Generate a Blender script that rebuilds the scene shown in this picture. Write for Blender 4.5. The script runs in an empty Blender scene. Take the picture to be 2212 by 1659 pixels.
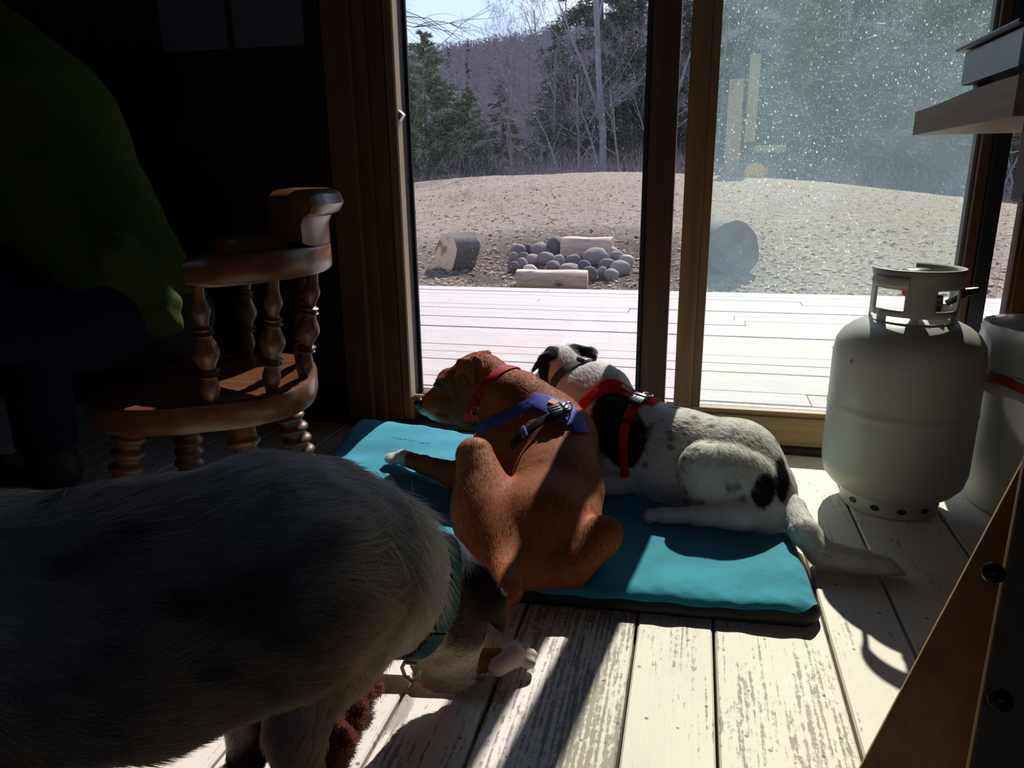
import bpy, math, random
import numpy as np
from mathutils import Vector, Matrix
S = bpy.context.scene
COL = S.collection
PI = math.pi
H = 0.66          # camera height above the cabin floor (metres)

# ------------------------------------------------------------------ helpers
def tag(o, label=None, cat=None, group=None, kind=None):
    if label: o['label'] = label
    if cat: o['category'] = cat
    if group: o['group'] = group
    if kind: o['kind'] = kind
    return o

def empty(name, loc, label=None, cat=None, group=None, kind=None, rz=0):
    o = bpy.data.objects.new(name, None); COL.objects.link(o)
    o.location = loc; o.rotation_euler = (0, 0, rz); o.empty_display_size = .05
    return tag(o, label, cat, group, kind)

def world_of(o):
    L = Matrix.LocRotScale(o.location, o.rotation_euler, o.scale)
    return world_of(o.parent) @ o.matrix_parent_inverse @ L if o.parent else L

def link(name, me, m, parent=None, label=None, cat=None, group=None, kind=None, smooth=False):
    o = bpy.data.objects.new(name, me); COL.objects.link(o)
    if m is not None:
        for mm in (m if isinstance(m, (list, tuple)) else [m]): me.materials.append(mm)
    if smooth: me.polygons.foreach_set('use_smooth', [True]*len(me.polygons))
    if parent:
        o.parent = parent
        # geometry is given in world space: undo the parent's placement
        o.matrix_parent_inverse = world_of(parent).inverted()
    return tag(o, label, cat, group, kind)

def mesh(name, V, Fc, mi=None):
    me = bpy.data.meshes.new(name)
    me.from_pydata([tuple(v) for v in V], [], [tuple(f) for f in Fc]); me.update()
    if mi is not None: me.polygons.foreach_set('material_index', mi)
    return me

class MB:
    """collects primitives, builds ONE mesh"""
    def __init__(s): s.V = []; s.F = []; s.M = []; s.m = 0
    def add(s, V, Fc):
        n = len(s.V); s.V += [tuple(v) for v in V]
        for f in Fc: s.F.append(tuple(i+n for i in f)); s.M.append(s.m)
        return s
    def box(s, x0, x1, y0, y1, z0, z1, bev=0.0):
        if bev <= 0:
            return s.add([(x0,y0,z0),(x1,y0,z0),(x1,y1,z0),(x0,y1,z0),(x0,y0,z1),(x1,y0,z1),(x1,y1,z1),(x0,y1,z1)],
                         [(0,3,2,1),(4,5,6,7),(0,1,5,4),(1,2,6,5),(2,3,7,6),(3,0,4,7)])
        import bmesh
        bm = bmesh.new(); r = bmesh.ops.create_cube(bm, size=1)
        for v in bm.verts: v.co = ((x0+x1)/2+v.co.x*(x1-x0), (y0+y1)/2+v.co.y*(y1-y0), (z0+z1)/2+v.co.z*(z1-z0))
        bmesh.ops.bevel(bm, geom=bm.edges[:], offset=bev, segments=2, profile=.5, affect='EDGES')
        bm.verts.index_update()
        s.add([v.co[:] for v in bm.verts], [[v.index for v in f.verts] for f in bm.faces]); bm.free()
        return s
    def obox(s, c, ax, ay, az, bev=0.0):
        """box with centre c and half-extent vectors"""
        n = len(s.V); s.box(-1, 1, -1, 1, -1, 1, 0)
        if bev:
            del s.V[n:]; k = 6; s.F = s.F[:-k]; s.M = s.M[:-k]
            la, lb, lc = Vector(ax).length, Vector(ay).length, Vector(az).length
            s.box(-la, la, -lb, lb, -lc, lc, bev)
            A, B, Cc = Vector(ax).normalized(), Vector(ay).normalized(), Vector(az).normalized()
        else: A, B, Cc = Vector(ax), Vector(ay), Vector(az)
        for i in range(n, len(s.V)):
            v = s.V[i]; s.V[i] = tuple(Vector(c)+A*v[0]+B*v[1]+Cc*v[2])
        return s
    def tube(s, pts, rad, n=10, cap=True, sq=1.0):
        pts = [Vector(p) for p in pts]
        if not isinstance(rad, (list, tuple)): rad = [rad]*len(pts)
        V = []; Fc = []; up = None
        for i, p in enumerate(pts):
            t = (pts[min(i+1, len(pts)-1)]-pts[max(i-1, 0)])
            if t.length < 1e-9: t = Vector((0,0,1))
            t.normalize()
            if up is None: up = Vector((0,0,1)) if abs(t.z) < .9 else Vector((1,0,0))
            a = up.cross(t)
            if a.length < 1e-6: a = Vector((1,0,0)).cross(t)
            a.normalize(); b = t.cross(a); up = b
            for k in range(n):
                w = 2*PI*k/n; V.append(p+(a*math.cos(w)+b*math.sin(w)*sq)*rad[i])
        for i in range(len(pts)-1):
            for k in range(n): Fc.append((i*n+k, i*n+(k+1) % n, (i+1)*n+(k+1) % n, (i+1)*n+k))
        if cap:
            Fc.append(tuple(range(n-1, -1, -1))); Fc.append(tuple((len(pts)-1)*n+k for k in range(n)))
        return s.add(V, Fc)
    def lathe(s, prof, a, b=None, n=24, cap=True):
        """prof: (t, r) along the axis a->b; t in metres from a"""
        a = Vector(a); b = Vector(b) if b else a+Vector((0,0,1))
        t = (b-a).normalized(); u = Vector((1,0,0)) if abs(t.x) < .9 else Vector((0,1,0))
        u = (u-t*u.dot(t)).normalized(); w = t.cross(u); V = []; Fc = []
        for (d, r) in prof:
            for k in range(n):
                g = 2*PI*k/n; V.append(a+t*d+(u*math.cos(g)+w*math.sin(g))*r)
        for i in range(len(prof)-1):
            for k in range(n): Fc.append((i*n+k, i*n+(k+1) % n, (i+1)*n+(k+1) % n, (i+1)*n+k))
        if cap:
            Fc.append(tuple(range(n-1, -1, -1))); Fc.append(tuple((len(prof)-1)*n+k for k in range(n)))
        return s.add(V, Fc)
    def prism(s, poly, d):
        """polygon of 3D points extruded by vector d"""
        n = len(poly); P = [Vector(p) for p in poly]; Q = [p+Vector(d) for p in P]
        return s.add(P+Q, [tuple(range(n-1, -1, -1)), tuple(range(n, 2*n))]+[(i, (i+1) % n, n+(i+1) % n, n+i) for i in range(n)])
    def build(s, name, m, parent=None, smooth=False, label=None, cat=None, group=None, kind=None, recalc=True):
        me = mesh(name, s.V, s.F, s.M)
        if recalc:
            import bmesh
            bm = bmesh.new(); bm.from_mesh(me); bmesh.ops.recalc_face_normals(bm, faces=bm.faces[:]); bm.to_mesh(me); bm.free()
        o = link(name, me, m, parent, label, cat, group, kind)
        if smooth:
            me.polygons.foreach_set('use_smooth', [True]*len(me.polygons))
            try: me.set_sharp_from_angle(angle=math.radians(40))
            except Exception: pass
        return o

# ------------------------------------------------------------------ materials
class NB:
    def __init__(s, name):
        s.m = bpy.data.materials.new(name); s.m.use_nodes = True; s.t = s.m.node_tree
        for n in list(s.t.nodes): s.t.nodes.remove(n)
        s.out = s.t.nodes.new('ShaderNodeOutputMaterial')
    def n(s, ty, **kw):
        nd = s.t.nodes.new(ty)
        for k, v in kw.items(): setattr(nd, k, v)
        return nd
    def l(s, a, b): s.t.links.new(a, b)
    def setin(s, nd, key, v):
        if isinstance(v, bpy.types.NodeSocket): s.l(v, nd.inputs[key])
        elif v is not None:
            sock = nd.inputs[key]
            if hasattr(v, '__len__') and len(v) == 3 and sock.type == 'RGBA': v = (*v, 1)
            sock.default_value = v
    def coord(s, kind='Object', scale=(1,1,1), rot=(0,0,0), loc=(0,0,0)):
        c = s.n('ShaderNodeTexCoord'); m = s.n('ShaderNodeMapping')
        s.l(c.outputs[kind], m.inputs[0]); m.inputs['Scale'].default_value = scale
        m.inputs['Rotation'].default_value = rot; m.inputs['Location'].default_value = loc
        return m.outputs[0]
    def noise(s, vec, scale=5, detail=4, rough=.55, dist=0, out='Fac'):
        n = s.n('ShaderNodeTexNoise'); s.l(vec, n.inputs['Vector'])
        n.inputs['Scale'].default_value = scale; n.inputs['Detail'].default_value = detail
        n.inputs['Roughness'].default_value = rough; n.inputs['Distortion'].default_value = dist
        return n.outputs[out]
    def voro(s, vec, scale=5, feat='F1', out='Distance', rnd=1):
        n = s.n('ShaderNodeTexVoronoi', feature=feat); s.l(vec, n.inputs['Vector'])
        n.inputs['Scale'].default_value = scale; n.inputs['Randomness'].default_value = rnd
        return n.outputs[out]
    def ramp(s, fac, stops, interp='LINEAR'):
        r = s.n('ShaderNodeValToRGB'); s.setin(r, 0, fac); r.color_ramp.interpolation = interp
        e = r.color_ramp.elements
        while len(e) < len(stops): e.new(.5)
        for i, (p, c) in enumerate(stops):
            e[i].position = p; e[i].color = (*c, 1) if hasattr(c, '__len__') else (c, c, c, 1)
        return r.outputs[0]
    def mix(s, f, a, b, mode='MIX'):
        n = s.n('ShaderNodeMix', data_type='RGBA', blend_type=mode)
        s.setin(n, 0, f); s.setin(n, 6, a); s.setin(n, 7, b); return n.outputs[2]
    def math(s, op, a, b=None, c=None):
        n = s.n('ShaderNodeMath', operation=op); s.setin(n, 0, a)
        if b is not None: s.setin(n, 1, b)
        if c is not None: s.setin(n, 2, c)
        return n.outputs[0]
    def bump(s, h, st=.3, d=.01):
        n = s.n('ShaderNodeBump'); n.inputs['Strength'].default_value = st; n.inputs['Distance'].default_value = d
        s.l(h, n.inputs['Height']); return n.outputs[0]
    def attr(s, name, out='Color'):
        n = s.n('ShaderNodeAttribute', attribute_name=name); return n.outputs[out]
    def prin(s, col, rough=.6, metal=0, normal=None, spec=.4, **kw):
        p = s.n('ShaderNodeBsdfPrincipled'); s.setin(p, 'Base Color', col); s.setin(p, 'Roughness', rough)
        s.setin(p, 'Metallic', metal); s.setin(p, 'Specular IOR Level', spec)
        if normal is not None: s.l(normal, p.inputs['Normal'])
        for k, v in kw.items(): s.setin(p, k.replace('_', ' '), v)
        return p.outputs[0]
    def done(s, sh): s.l(sh, s.out.inputs['Surface']); return s.m

def simple(name, col, rough=.6, metal=0, var=.25, scale=12, bump=.1, spec=.4, **kw):
    b = NB(name); v = b.coord(); f = b.noise(v, scale, 5)
    c = b.mix(f, tuple(x*(1-var) for x in col), tuple(min(1, x*(1+var)) for x in col))
    return b.done(b.prin(c, rough, metal, b.bump(f, bump, .003), spec, **kw))

def wood(name, dark, light, axis=2, rough=.5, scale=1.0, knots=True, spec=.3, bump=.15):
    b = NB(name); sc = [22*scale]*3; sc[axis] = 1.3*scale
    v = b.coord(scale=sc); g = b.noise(v, 2.2, 6, .6, .6)
    sc2 = [90*scale]*3; sc2[axis] = 3*scale
    g2 = b.noise(b.coord(scale=sc2), 1.5, 3, .6)
    f = b.math('ADD', b.math('MULTIPLY', g, .7), b.math('MULTIPLY', g2, .3))
    c = b.ramp(f, [(.32, dark), (.66, light)])
    if knots:
        sk = [7*scale]*3; sk[axis] = 3*scale
        k = b.voro(b.coord(scale=sk), 1.0)
        c = b.mix(b.ramp(k, [(.05, 1.), (.13, 0.)]), c, tuple(x*.35 for x in dark))
    return b.done(b.prin(c, rough, 0, b.bump(f, bump, .002), spec))

M = {}
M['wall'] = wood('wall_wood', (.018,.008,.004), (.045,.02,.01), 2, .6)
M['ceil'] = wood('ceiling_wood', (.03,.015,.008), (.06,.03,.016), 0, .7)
M['trim'] = wood('trim_pine', (.085,.032,.013), (.16,.068,.028), 2, .5, .8)
M['stile'] = wood('stile_pine', (.17,.082,.032), (.30,.16,.062), 2, .45, .8, knots=False)
M['rail'] = wood('rail_pine', (.30,.18,.08), (.50,.32,.15), 0, .45, .8, knots=False)
M['stain'] = wood('stained_stile', (.07,.028,.016), (.13,.055,.03), 2, .5, .8, knots=False)
M['board'] = wood('brace_pine', (.26,.14,.06), (.42,.25,.12), 2, .5, .6)
M['tabletop'] = wood('tabletop_pine', (.22,.13,.08), (.38,.25,.16), 1, .5, .8)
M['gasket'] = simple('black_gasket', (.012,.012,.014), .5)
M['black'] = simple('black_plastic', (.012,.012,.013), .35, spec=.5)
M['chair'] = wood('chair_wood', (.085,.03,.012), (.20,.08,.032), 0, .28, 1.0, knots=False, spec=.6, bump=.05)
M['chair_turn'] = wood('turned_wood', (.11,.048,.022), (.20,.095,.045), 2, .35, 1.0, knots=False, spec=.5, bump=.05)

def floor_mat():
    b = NB('worn_painted_boards')
    tc = b.n('ShaderNodeTexCoord'); P = tc.outputs['Object']
    bid = b.attr('plank', 'Fac')
    off = b.n('ShaderNodeCombineXYZ'); b.setin(off, 0, b.math('MULTIPLY', bid, 3.7)); b.setin(off, 1, b.math('MULTIPLY', bid, 11.3))
    va = b.n('ShaderNodeVectorMath', operation='ADD'); b.l(P, va.inputs[0]); b.l(off.outputs[0], va.inputs[1])
    V = va.outputs[0]
    def mp(sx, sy):
        m = b.n('ShaderNodeMapping'); b.l(V, m.inputs[0]); m.inputs['Scale'].default_value = (sx, sy, 1); return m.outputs[0]
    grain = b.noise(mp(85, 3.2), 2.2, 4, .65, .25)          # fine streaks along the board
    rings = b.n('ShaderNodeTexWave', wave_type='BANDS', bands_direction='X'); b.l(mp(20, .9), rings.inputs['Vector'])
    rings.inputs['Scale'].default_value = 1.9; rings.inputs['Distortion'].default_value = 5; rings.inputs['Detail'].default_value = 3
    rings.inputs['Detail Scale'].default_value = .6
    blot = b.noise(mp(9, 3.2), 1.4, 5, .6, .6)              # where the paint is worn away
    fine = b.noise(mp(60, 34), 2.0, 6, .75)
    wear = b.math('ADD', b.math('MULTIPLY', grain, .42), b.math('MULTIPLY', rings.outputs['Fac'], .05))
    wear = b.math('ADD', wear, b.math('MULTIPLY', blot, .36)); wear = b.math('ADD', wear, b.math('MULTIPLY', fine, .42))
    amt = b.attr('worn', 'Fac')
    wear = b.math('ADD', wear, amt)
    k = b.ramp(wear, [(.655, 0.), (.715, 1.)])
    bare = b.mix(b.noise(mp(40, 3), 2, 4), (.22,.185,.155), (.42,.36,.29))
    paint = b.mix(b.noise(mp(5, 2), 2, 5), (.73,.68,.585), (.86,.81,.71))
    c = b.mix(k, paint, bare)
    kn = b.voro(mp(6.5, 2.2), 1.0)
    c = b.mix(b.ramp(kn, [(.07, .75), (.10, .0)]), c, (.30,.24,.22))
    sp = b.voro(mp(30, 30), 1.0); c = b.mix(b.ramp(sp, [(.06, .8), (.1, 0.)]), c, (.08,.06,.05))
    h = b.math('SUBTRACT', b.math('MULTIPLY', grain, .5), b.math('MULTIPLY', k, .6))
    return b.done(b.prin(c, .55, 0, b.bump(h, .35, .002), .3))
M['floor'] = floor_mat()

def deck_mat():
    b = NB('weathered_deck_boards'); bid = b.attr('plank', 'Fac')
    g = b.noise(b.coord(scale=(2.5, 60, 1)), 2, 5, .6, .3)
    c = b.ramp(g, [(.3, (.39,.335,.31)), (.65, (.555,.495,.465))])
    c = b.mix(b.math('MULTIPLY', bid, .35), c, (.46,.39,.36))
    st = b.noise(b.coord(scale=(3, 9, 1)), 2.3, 4, .7)
    c = b.mix(b.ramp(st, [(.60, 0.), (.74, .6)]), c, (.30,.25,.22))
    return b.done(b.prin(c, .75, 0, b.bump(g, .3, .002), .25))
M['deck'] = deck_mat()

def ground_mat():
    b = NB('dead_grass_and_leaves'); v = b.coord()
    big = b.noise(v, .5, 4, .6); a = b.noise(v, 9, 8, .75); f = b.noise(v, 42, 6, .8)
    c = b.mix(b.ramp(a, [(.38, 0.), (.62, 1.)]), (.17,.12,.085), (.40,.315,.235))
    c = b.mix(b.ramp(f, [(.42, 0.), (.60, .8)]), c, (.54,.45,.355))
    c = b.mix(b.ramp(big, [(.50, 0.), (.70, .35)]), c, (.36,.24,.15))
    # charred, trodden soil round the fire pit
    d = b.n('ShaderNodeVectorMath', operation='DISTANCE'); tc = b.n('ShaderNodeTexCoord'); b.l(tc.outputs['Object'], d.inputs[0])
    d.inputs[1].default_value = (-1.15, 6.9, -.15)
    s = b.math('ADD', d.outputs['Value'], b.math('MULTIPLY', b.noise(v, 3, 4), 1.0))
    c = b.mix(b.ramp(b.math('MULTIPLY', s, .25), [(.36, .88), (.68, 0.)]), c, (.085,.068,.060))
    h = b.math('ADD', a, b.math('MULTIPLY', f, .6))
    return b.done(b.prin(c, .95, 0, b.bump(h, .9, .04), .1))
M['ground'] = ground_mat()
M['straw'] = simple('dry_straw', (.56,.47,.35), .9, var=.3, scale=3)
M['leaf'] = simple('dead_leaf', (.34,.21,.12), .9, var=.6, scale=2)

def glass_mat(name, tint, haze, hazecol, spec_d, drops):
    b = NB(name)
    tr = b.n('ShaderNodeBsdfTransparent'); tr.inputs[0].default_value = (*tint, 1)
    gl = b.n('ShaderNodeBsdfGlossy'); gl.inputs['Roughness'].default_value = .02; gl.inputs[0].default_value = (1,1,1,1)
    fr = b.n('ShaderNodeFresnel'); fr.inputs['IOR'].default_value = 1.5
    mx = b.n('ShaderNodeMixShader'); b.l(b.math('MULTIPLY', fr.outputs[0], .6), mx.inputs[0]); b.l(tr.outputs[0], mx.inputs[1]); b.l(gl.outputs[0], mx.inputs[2])
    # film of dust and condensation, and dried drops: they scatter the light that falls through
    tl = b.n('ShaderNodeBsdfTranslucent'); tl.inputs[0].default_value = (*hazecol, 1)
    v = b.coord(scale=(1, 1, 1)); cl = b.noise(v, 2.6, 5, .55, .5)
    hz = b.ramp(cl, [(.30, haze*.35), (.72, haze)])
    m2 = b.n('ShaderNodeMixShader'); b.l(hz, m2.inputs[0]); b.l(mx.outputs[0], m2.inputs[1]); b.l(tl.outputs[0], m2.inputs[2])
    tl2 = b.n('ShaderNodeBsdfTranslucent'); tl2.inputs[0].default_value = (.9,.9,.85,1)
    s1 = b.ramp(b.voro(b.coord(scale=(1.3,1,.75), rot=(0,.5,0)), 62), [(.07, 1.), (.13, 0.)])
    dens = b.ramp(b.noise(v, 3.2, 3, .6), [(.40, .12), (.60, 1.)])
    s2 = b.ramp(b.voro(b.coord(scale=(2.2,1,.7), rot=(0,.5,0)), 150), [(.10, .7), (.19, 0.)])
    sp = b.math('MULTIPLY', b.math('MAXIMUM', s1, s2), b.math('MULTIPLY', dens, drops))
    m3 = b.n('ShaderNodeMixShader'); b.l(sp, m3.inputs[0]); b.l(m2.outputs[0], m3.inputs[1]); b.l(tl2.outputs[0], m3.inputs[2])
    return b.done(m3.outputs[0])
M['glass'] = glass_mat('clear_glass', (.97,.96,.97), .006, (.6,.6,.65), 60, .10)
M['dusty'] = glass_mat('dusty_glass', (.955,.965,.90), .095, (.50,.68,.78), 60, .60)

# ------------------------------------------------------------------ distance-field modeller (bodies, soft shapes)
def smin(a, b, k):
    h = np.clip(.5+.5*(b-a)/k, 0, 1); return b*(1-h)+a*h-k*h*(1-h)

class Field:
    def __init__(s): s.P = []
    def rc(s, a, b, ra, rb=None, k=.03, flow=None, sub=False, sq=None):
        """round cone from a to b; sq=(axis, factor) flattens it along a direction"""
        a = np.array(a, float); b = np.array(b, float); rb = ra if rb is None else rb
        s.P.append(dict(t='rc', a=a, b=b, ra=ra, rb=rb, k=k, sub=sub, sq=sq, flow=np.array(flow if flow is not None else b-a, float))); return s
    def el(s, c, r, k=.03, rot=None, flow=None, sub=False):
        R = np.array(rot, float) if rot is not None else np.eye(3)
        s.P.append(dict(t='el', c=np.array(c, float), r=np.array(r, float), R=R, k=k, sub=sub, flow=np.array(flow if flow is not None else (0,0,-.001), float))); return s
    def dist(s, p, X):
        if p['t'] == 'rc':
            a, b = p['a'], p['b']; d = b-a; L = d@d+1e-12
            Q = X-a
            h = np.clip((Q@d)/L, 0, 1)
            off = Q-h[:, None]*d
            if p['sq'] is not None:
                ax = np.array(p['sq'][0], float); ax /= np.linalg.norm(ax); f = p['sq'][1]
                off = off+np.outer(off@ax, ax)*(1/f-1)
                return (np.linalg.norm(off, axis=1)-(p['ra']+(p['rb']-p['ra'])*h))*(f*.5+.5)
            return np.linalg.norm(off, axis=1)-(p['ra']+(p['rb']-p['ra'])*h)
        Q = (X-p['c'])@p['R'].T; r = p['r']
        k0 = np.linalg.norm(Q/r, axis=1); k1 = np.linalg.norm(Q/(r*r), axis=1)+1e-9
        return k0*(k0-1)/k1
    def bounds(s, p):
        if p['t'] == 'rc':
            m = max(p['ra'], p['rb']); return np.minimum(p['a'], p['b'])-m, np.maximum(p['a'], p['b'])+m
        m = p['r'].max(); return p['c']-m, p['c']+m
    def eval(s, X):
        X = np.asarray(X, float); D = np.full(len(X), 1e3)
        for p in s.P:
            d = s.dist(p, X)
            D = -smin(-D, d, p['k']) if p['sub'] else smin(D, d, p['k'])
        return D
    def grad(s, X):
        e = 1e-3; G = np.stack([s.eval(X+np.eye(3)[i]*e)-s.eval(X-np.eye(3)[i]*e) for i in range(3)], 1)
        return G/(np.linalg.norm(G, axis=1, keepdims=True)+1e-12)
    def snap(s, X, off=0, it=6):
        X = np.array(X, float)
        for _ in range(it): X = X-s.grad(X)*(s.eval(X)-off)[:, None]*.9
        return X
    def flow(s, X):
        W = np.zeros((len(X), 3))
        for p in s.P:
            if p['sub']: continue
            f = p['flow']; n = np.linalg.norm(f)
            if n < 1e-6: continue
            W += np.exp(-np.clip(s.dist(p, X), 0, 1)/.012)[:, None]*f/n
        return W/(np.linalg.norm(W, axis=1, keepdims=True)+1e-9)
    def mesh(s, cell=.005):
        los, his = zip(*[s.bounds(p) for p in s.P if not p['sub']])
        lo = np.min(los, 0)-3*cell; hi = np.max(his, 0)+3*cell
        n = np.ceil((hi-lo)/cell).astype(int)+1
        G = np.full(n, 1e3)
        ax = [lo[i]+np.arange(n[i])*cell for i in range(3)]
        for p in s.P:
            a, b = s.bounds(p); m = p['k']*1.2+3*cell
            i0 = np.clip(np.floor((a-m-lo)/cell).astype(int), 0, n-1); i1 = np.clip(np.ceil((b+m-lo)/cell).astype(int)+1, 1, n)
            sl = tuple(slice(i0[i], i1[i]) for i in range(3))
            X = np.stack(np.meshgrid(*[ax[i][sl[i]] for i in range(3)], indexing='ij'), -1).reshape(-1, 3)
            d = s.dist(p, X).reshape(G[sl].shape)
            G[sl] = -smin(-G[sl], d, p['k']) if p['sub'] else smin(G[sl], d, p['k'])
        return nets(G, lo, cell)

def nets(G, lo, cell):
    I = G < 0; n = G.shape
    c = [G[i:n[0]-1+i, j:n[1]-1+j, k:n[2]-1+k] for i in (0,1) for j in (0,1) for k in (0,1)]
    co = [(i,j,k) for i in (0,1) for j in (0,1) for k in (0,1)]
    cnt = sum((x < 0).astype(np.int8) for x in c); act = (cnt > 0) & (cnt < 8)
    idx = -np.ones(act.shape, int); cells = np.argwhere(act); idx[act] = np.arange(len(cells))
    vals = np.stack([x[act] for x in c], 1)
    acc = np.zeros((len(cells), 3)); num = np.zeros(len(cells))
    for a in range(8):
        for b in range(a+1, 8):
            if sum(abs(co[a][q]-co[b][q]) for q in range(3)) != 1: continue
            va, vb = vals[:, a], vals[:, b]; m = (va < 0) != (vb < 0)
            t = np.where(m, va/(va-vb+1e-30*(~m)+(va == vb)), 0)
            pa, pb = np.array(co[a], float), np.array(co[b], float)
            acc[m] += pa+(pb-pa)*t[m][:, None]; num[m] += 1
    V = lo+(cells+acc/num[:, None])*cell
    Fs = []
    for axis in range(3):
        o = [q for q in range(3) if q != axis]
        A = [slice(None)]*3; B = [slice(None)]*3; A[axis] = slice(0, -1); B[axis] = slice(1, None)
        s1 = I[tuple(A)]; s2 = I[tuple(B)]; E = np.argwhere(s1 != s2)
        E = E[(E[:, o[0]] > 0) & (E[:, o[1]] > 0) & (E[:, o[0]] < n[o[0]]-1) & (E[:, o[1]] < n[o[1]]-1)]
        fl = s1[tuple(E.T)]
        q = []
        for (d0, d1) in ((-1,-1), (0,-1), (0,0), (-1,0)):
            X = E.copy(); X[:, o[0]] += d0; X[:, o[1]] += d1; q.append(idx[tuple(X.T)])
        Q = np.stack(q, 1)
        if axis == 1: fl = ~fl
        Q[~fl] = Q[~fl][:, ::-1]
        Fs.append(Q)
    Fa = np.concatenate(Fs); Fa = Fa[(Fa >= 0).all(1)]
    return V, Fa

def np_mesh(name, V, Fa):
    me = bpy.data.meshes.new(name)
    me.vertices.add(len(V)); me.vertices.foreach_set('co', V.astype(np.float32).ravel())
    me.loops.add(len(Fa)*4); me.loops.foreach_set('vertex_index', Fa.astype(np.int32).ravel())
    me.polygons.add(len(Fa)); me.polygons.foreach_set('loop_start', np.arange(len(Fa), dtype=np.int32)*4)
    me.polygons.foreach_set('use_smooth', np.ones(len(Fa), bool))
    me.update(calc_edges=True); me.validate()
    return me

def set_col(me, name, C, domain='POINT'):
    a = me.attributes.new(name, 'FLOAT_COLOR', domain)
    a.data.foreach_set('color', np.concatenate([C, np.ones((len(C), 1))], 1).astype(np.float32).ravel())

rng = np.random.default_rng(7)
_nz = rng.normal(size=(48, 3)); _np = rng.uniform(0, 6.28, 48)
def pnoise(X, scale):
    """cheap smooth pseudo-noise in -1..1"""
    s = np.zeros(len(X))
    for i in range(14): s += np.sin((X@(_nz[i]*scale))+_np[i])*np.cos((X@(_nz[i+14]*scale*.7))+_np[i+20])
    return s/4.2

def blob(X, c, r, soft=.15, nz=.25, ns=40):
    d = np.linalg.norm((X-np.array(c))/np.array(r), axis=1)+pnoise(X, ns)*nz
    return np.clip((1-d)/soft+.5, 0, 1)

def fur(name, field, me, coatf, count, length, parent, m, rad=.00022, lift=.35, avoid=None, lenf=None, seed=1, curl=.12, droop=.15, clump=90, var=.4):
    """short combed hair strands rooted on the body mesh"""
    r = np.random.default_rng(seed)
    nv = len(me.vertices); V = np.empty(nv*3, np.float32); me.vertices.foreach_get('co', V); V = V.reshape(-1, 3)
    L = np.empty(len(me.loops), np.int32); me.loops.foreach_get('vertex_index', L); Q = L.reshape(-1, 4)
    A = np.linalg.norm(np.cross(V[Q[:, 2]]-V[Q[:, 0]], V[Q[:, 3]]-V[Q[:, 1]]), axis=1)
    f = r.choice(len(Q), count, p=A/A.sum()); u, v = r.random((2, count))
    q = Q[f]
    X = (V[q[:, 0]]*((1-u)*(1-v))[:, None]+V[q[:, 1]]*(u*(1-v))[:, None]+V[q[:, 2]]*(u*v)[:, None]+V[q[:, 3]]*((1-u)*v)[:, None]).astype(float)
    if avoid is not None:
        keep = avoid(X); X = X[keep]
    N = field.grad(X); T = field.flow(X); n = len(X)
    T = T-N*(T*N).sum(1)[:, None]; T += r.normal(size=T.shape)*curl*.6+np.stack([pnoise(X+i*3.1, clump) for i in range(3)], 1)*curl*1.5; T -= N*(T*N).sum(1)[:, None]
    T /= np.linalg.norm(T, axis=1, keepdims=True)+1e-9
    Ln = length*(.6+.6*r.random(n))
    if lenf is not None: Ln = Ln*lenf(X)
    li = lift*(.5+r.random(n)); g = np.array([0, 0, -1.])
    K = 4; pts = np.empty((n, K, 3))
    for i in range(K):
        t = i/(K-1)
        pts[:, i] = X-N*.0005+(T*(t)+N*(li[:, None]*t*(1.15-.5*t))+g*droop*t*t)*Ln[:, None]
    C = coatf(X)*(1-var/2+var*r.random(n))[:, None]*(1+.2*pnoise(X+7, clump*1.3))[:, None]
    cu = bpy.data.hair_curves.new(name); cu.add_curves([K]*n)
    cu.attributes['position'].data.foreach_set('vector', pts.astype(np.float32).ravel())
    ra = cu.attributes.get('radius') or cu.attributes.new('radius', 'FLOAT', 'POINT')
    ra.data.foreach_set('value', np.tile(np.array([1, .85, .6, .15])*rad, n).astype(np.float32))
    a = cu.attributes.new('coat', 'FLOAT_COLOR', 'CURVE')
    a.data.foreach_set('color', np.concatenate([np.clip(C, 0, 1), np.ones((n, 1))], 1).astype(np.float32).ravel())
    cu.materials.append(m)
    o = bpy.data.objects.new(name, cu); COL.objects.link(o); o.parent = parent
    o.matrix_parent_inverse = Matrix.Translation(parent.location).inverted()
    return o

def catmull(P, n):
    P = [np.array(p, float) for p in P]; P = [2*P[0]-P[1]]+P+[2*P[-1]-P[-2]]; out = []
    segs = len(P)-3
    for i in range(n):
        t = i/(n-1)*segs; k = min(int(t), segs-1); t -= k; a, b, c, d = P[k:k+4]
        out.append(.5*((2*b)+(-a+c)*t+(2*a-5*b+4*c-d)*t*t+(-a+3*b-3*c+d)*t**3))
    return np.array(out)

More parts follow.
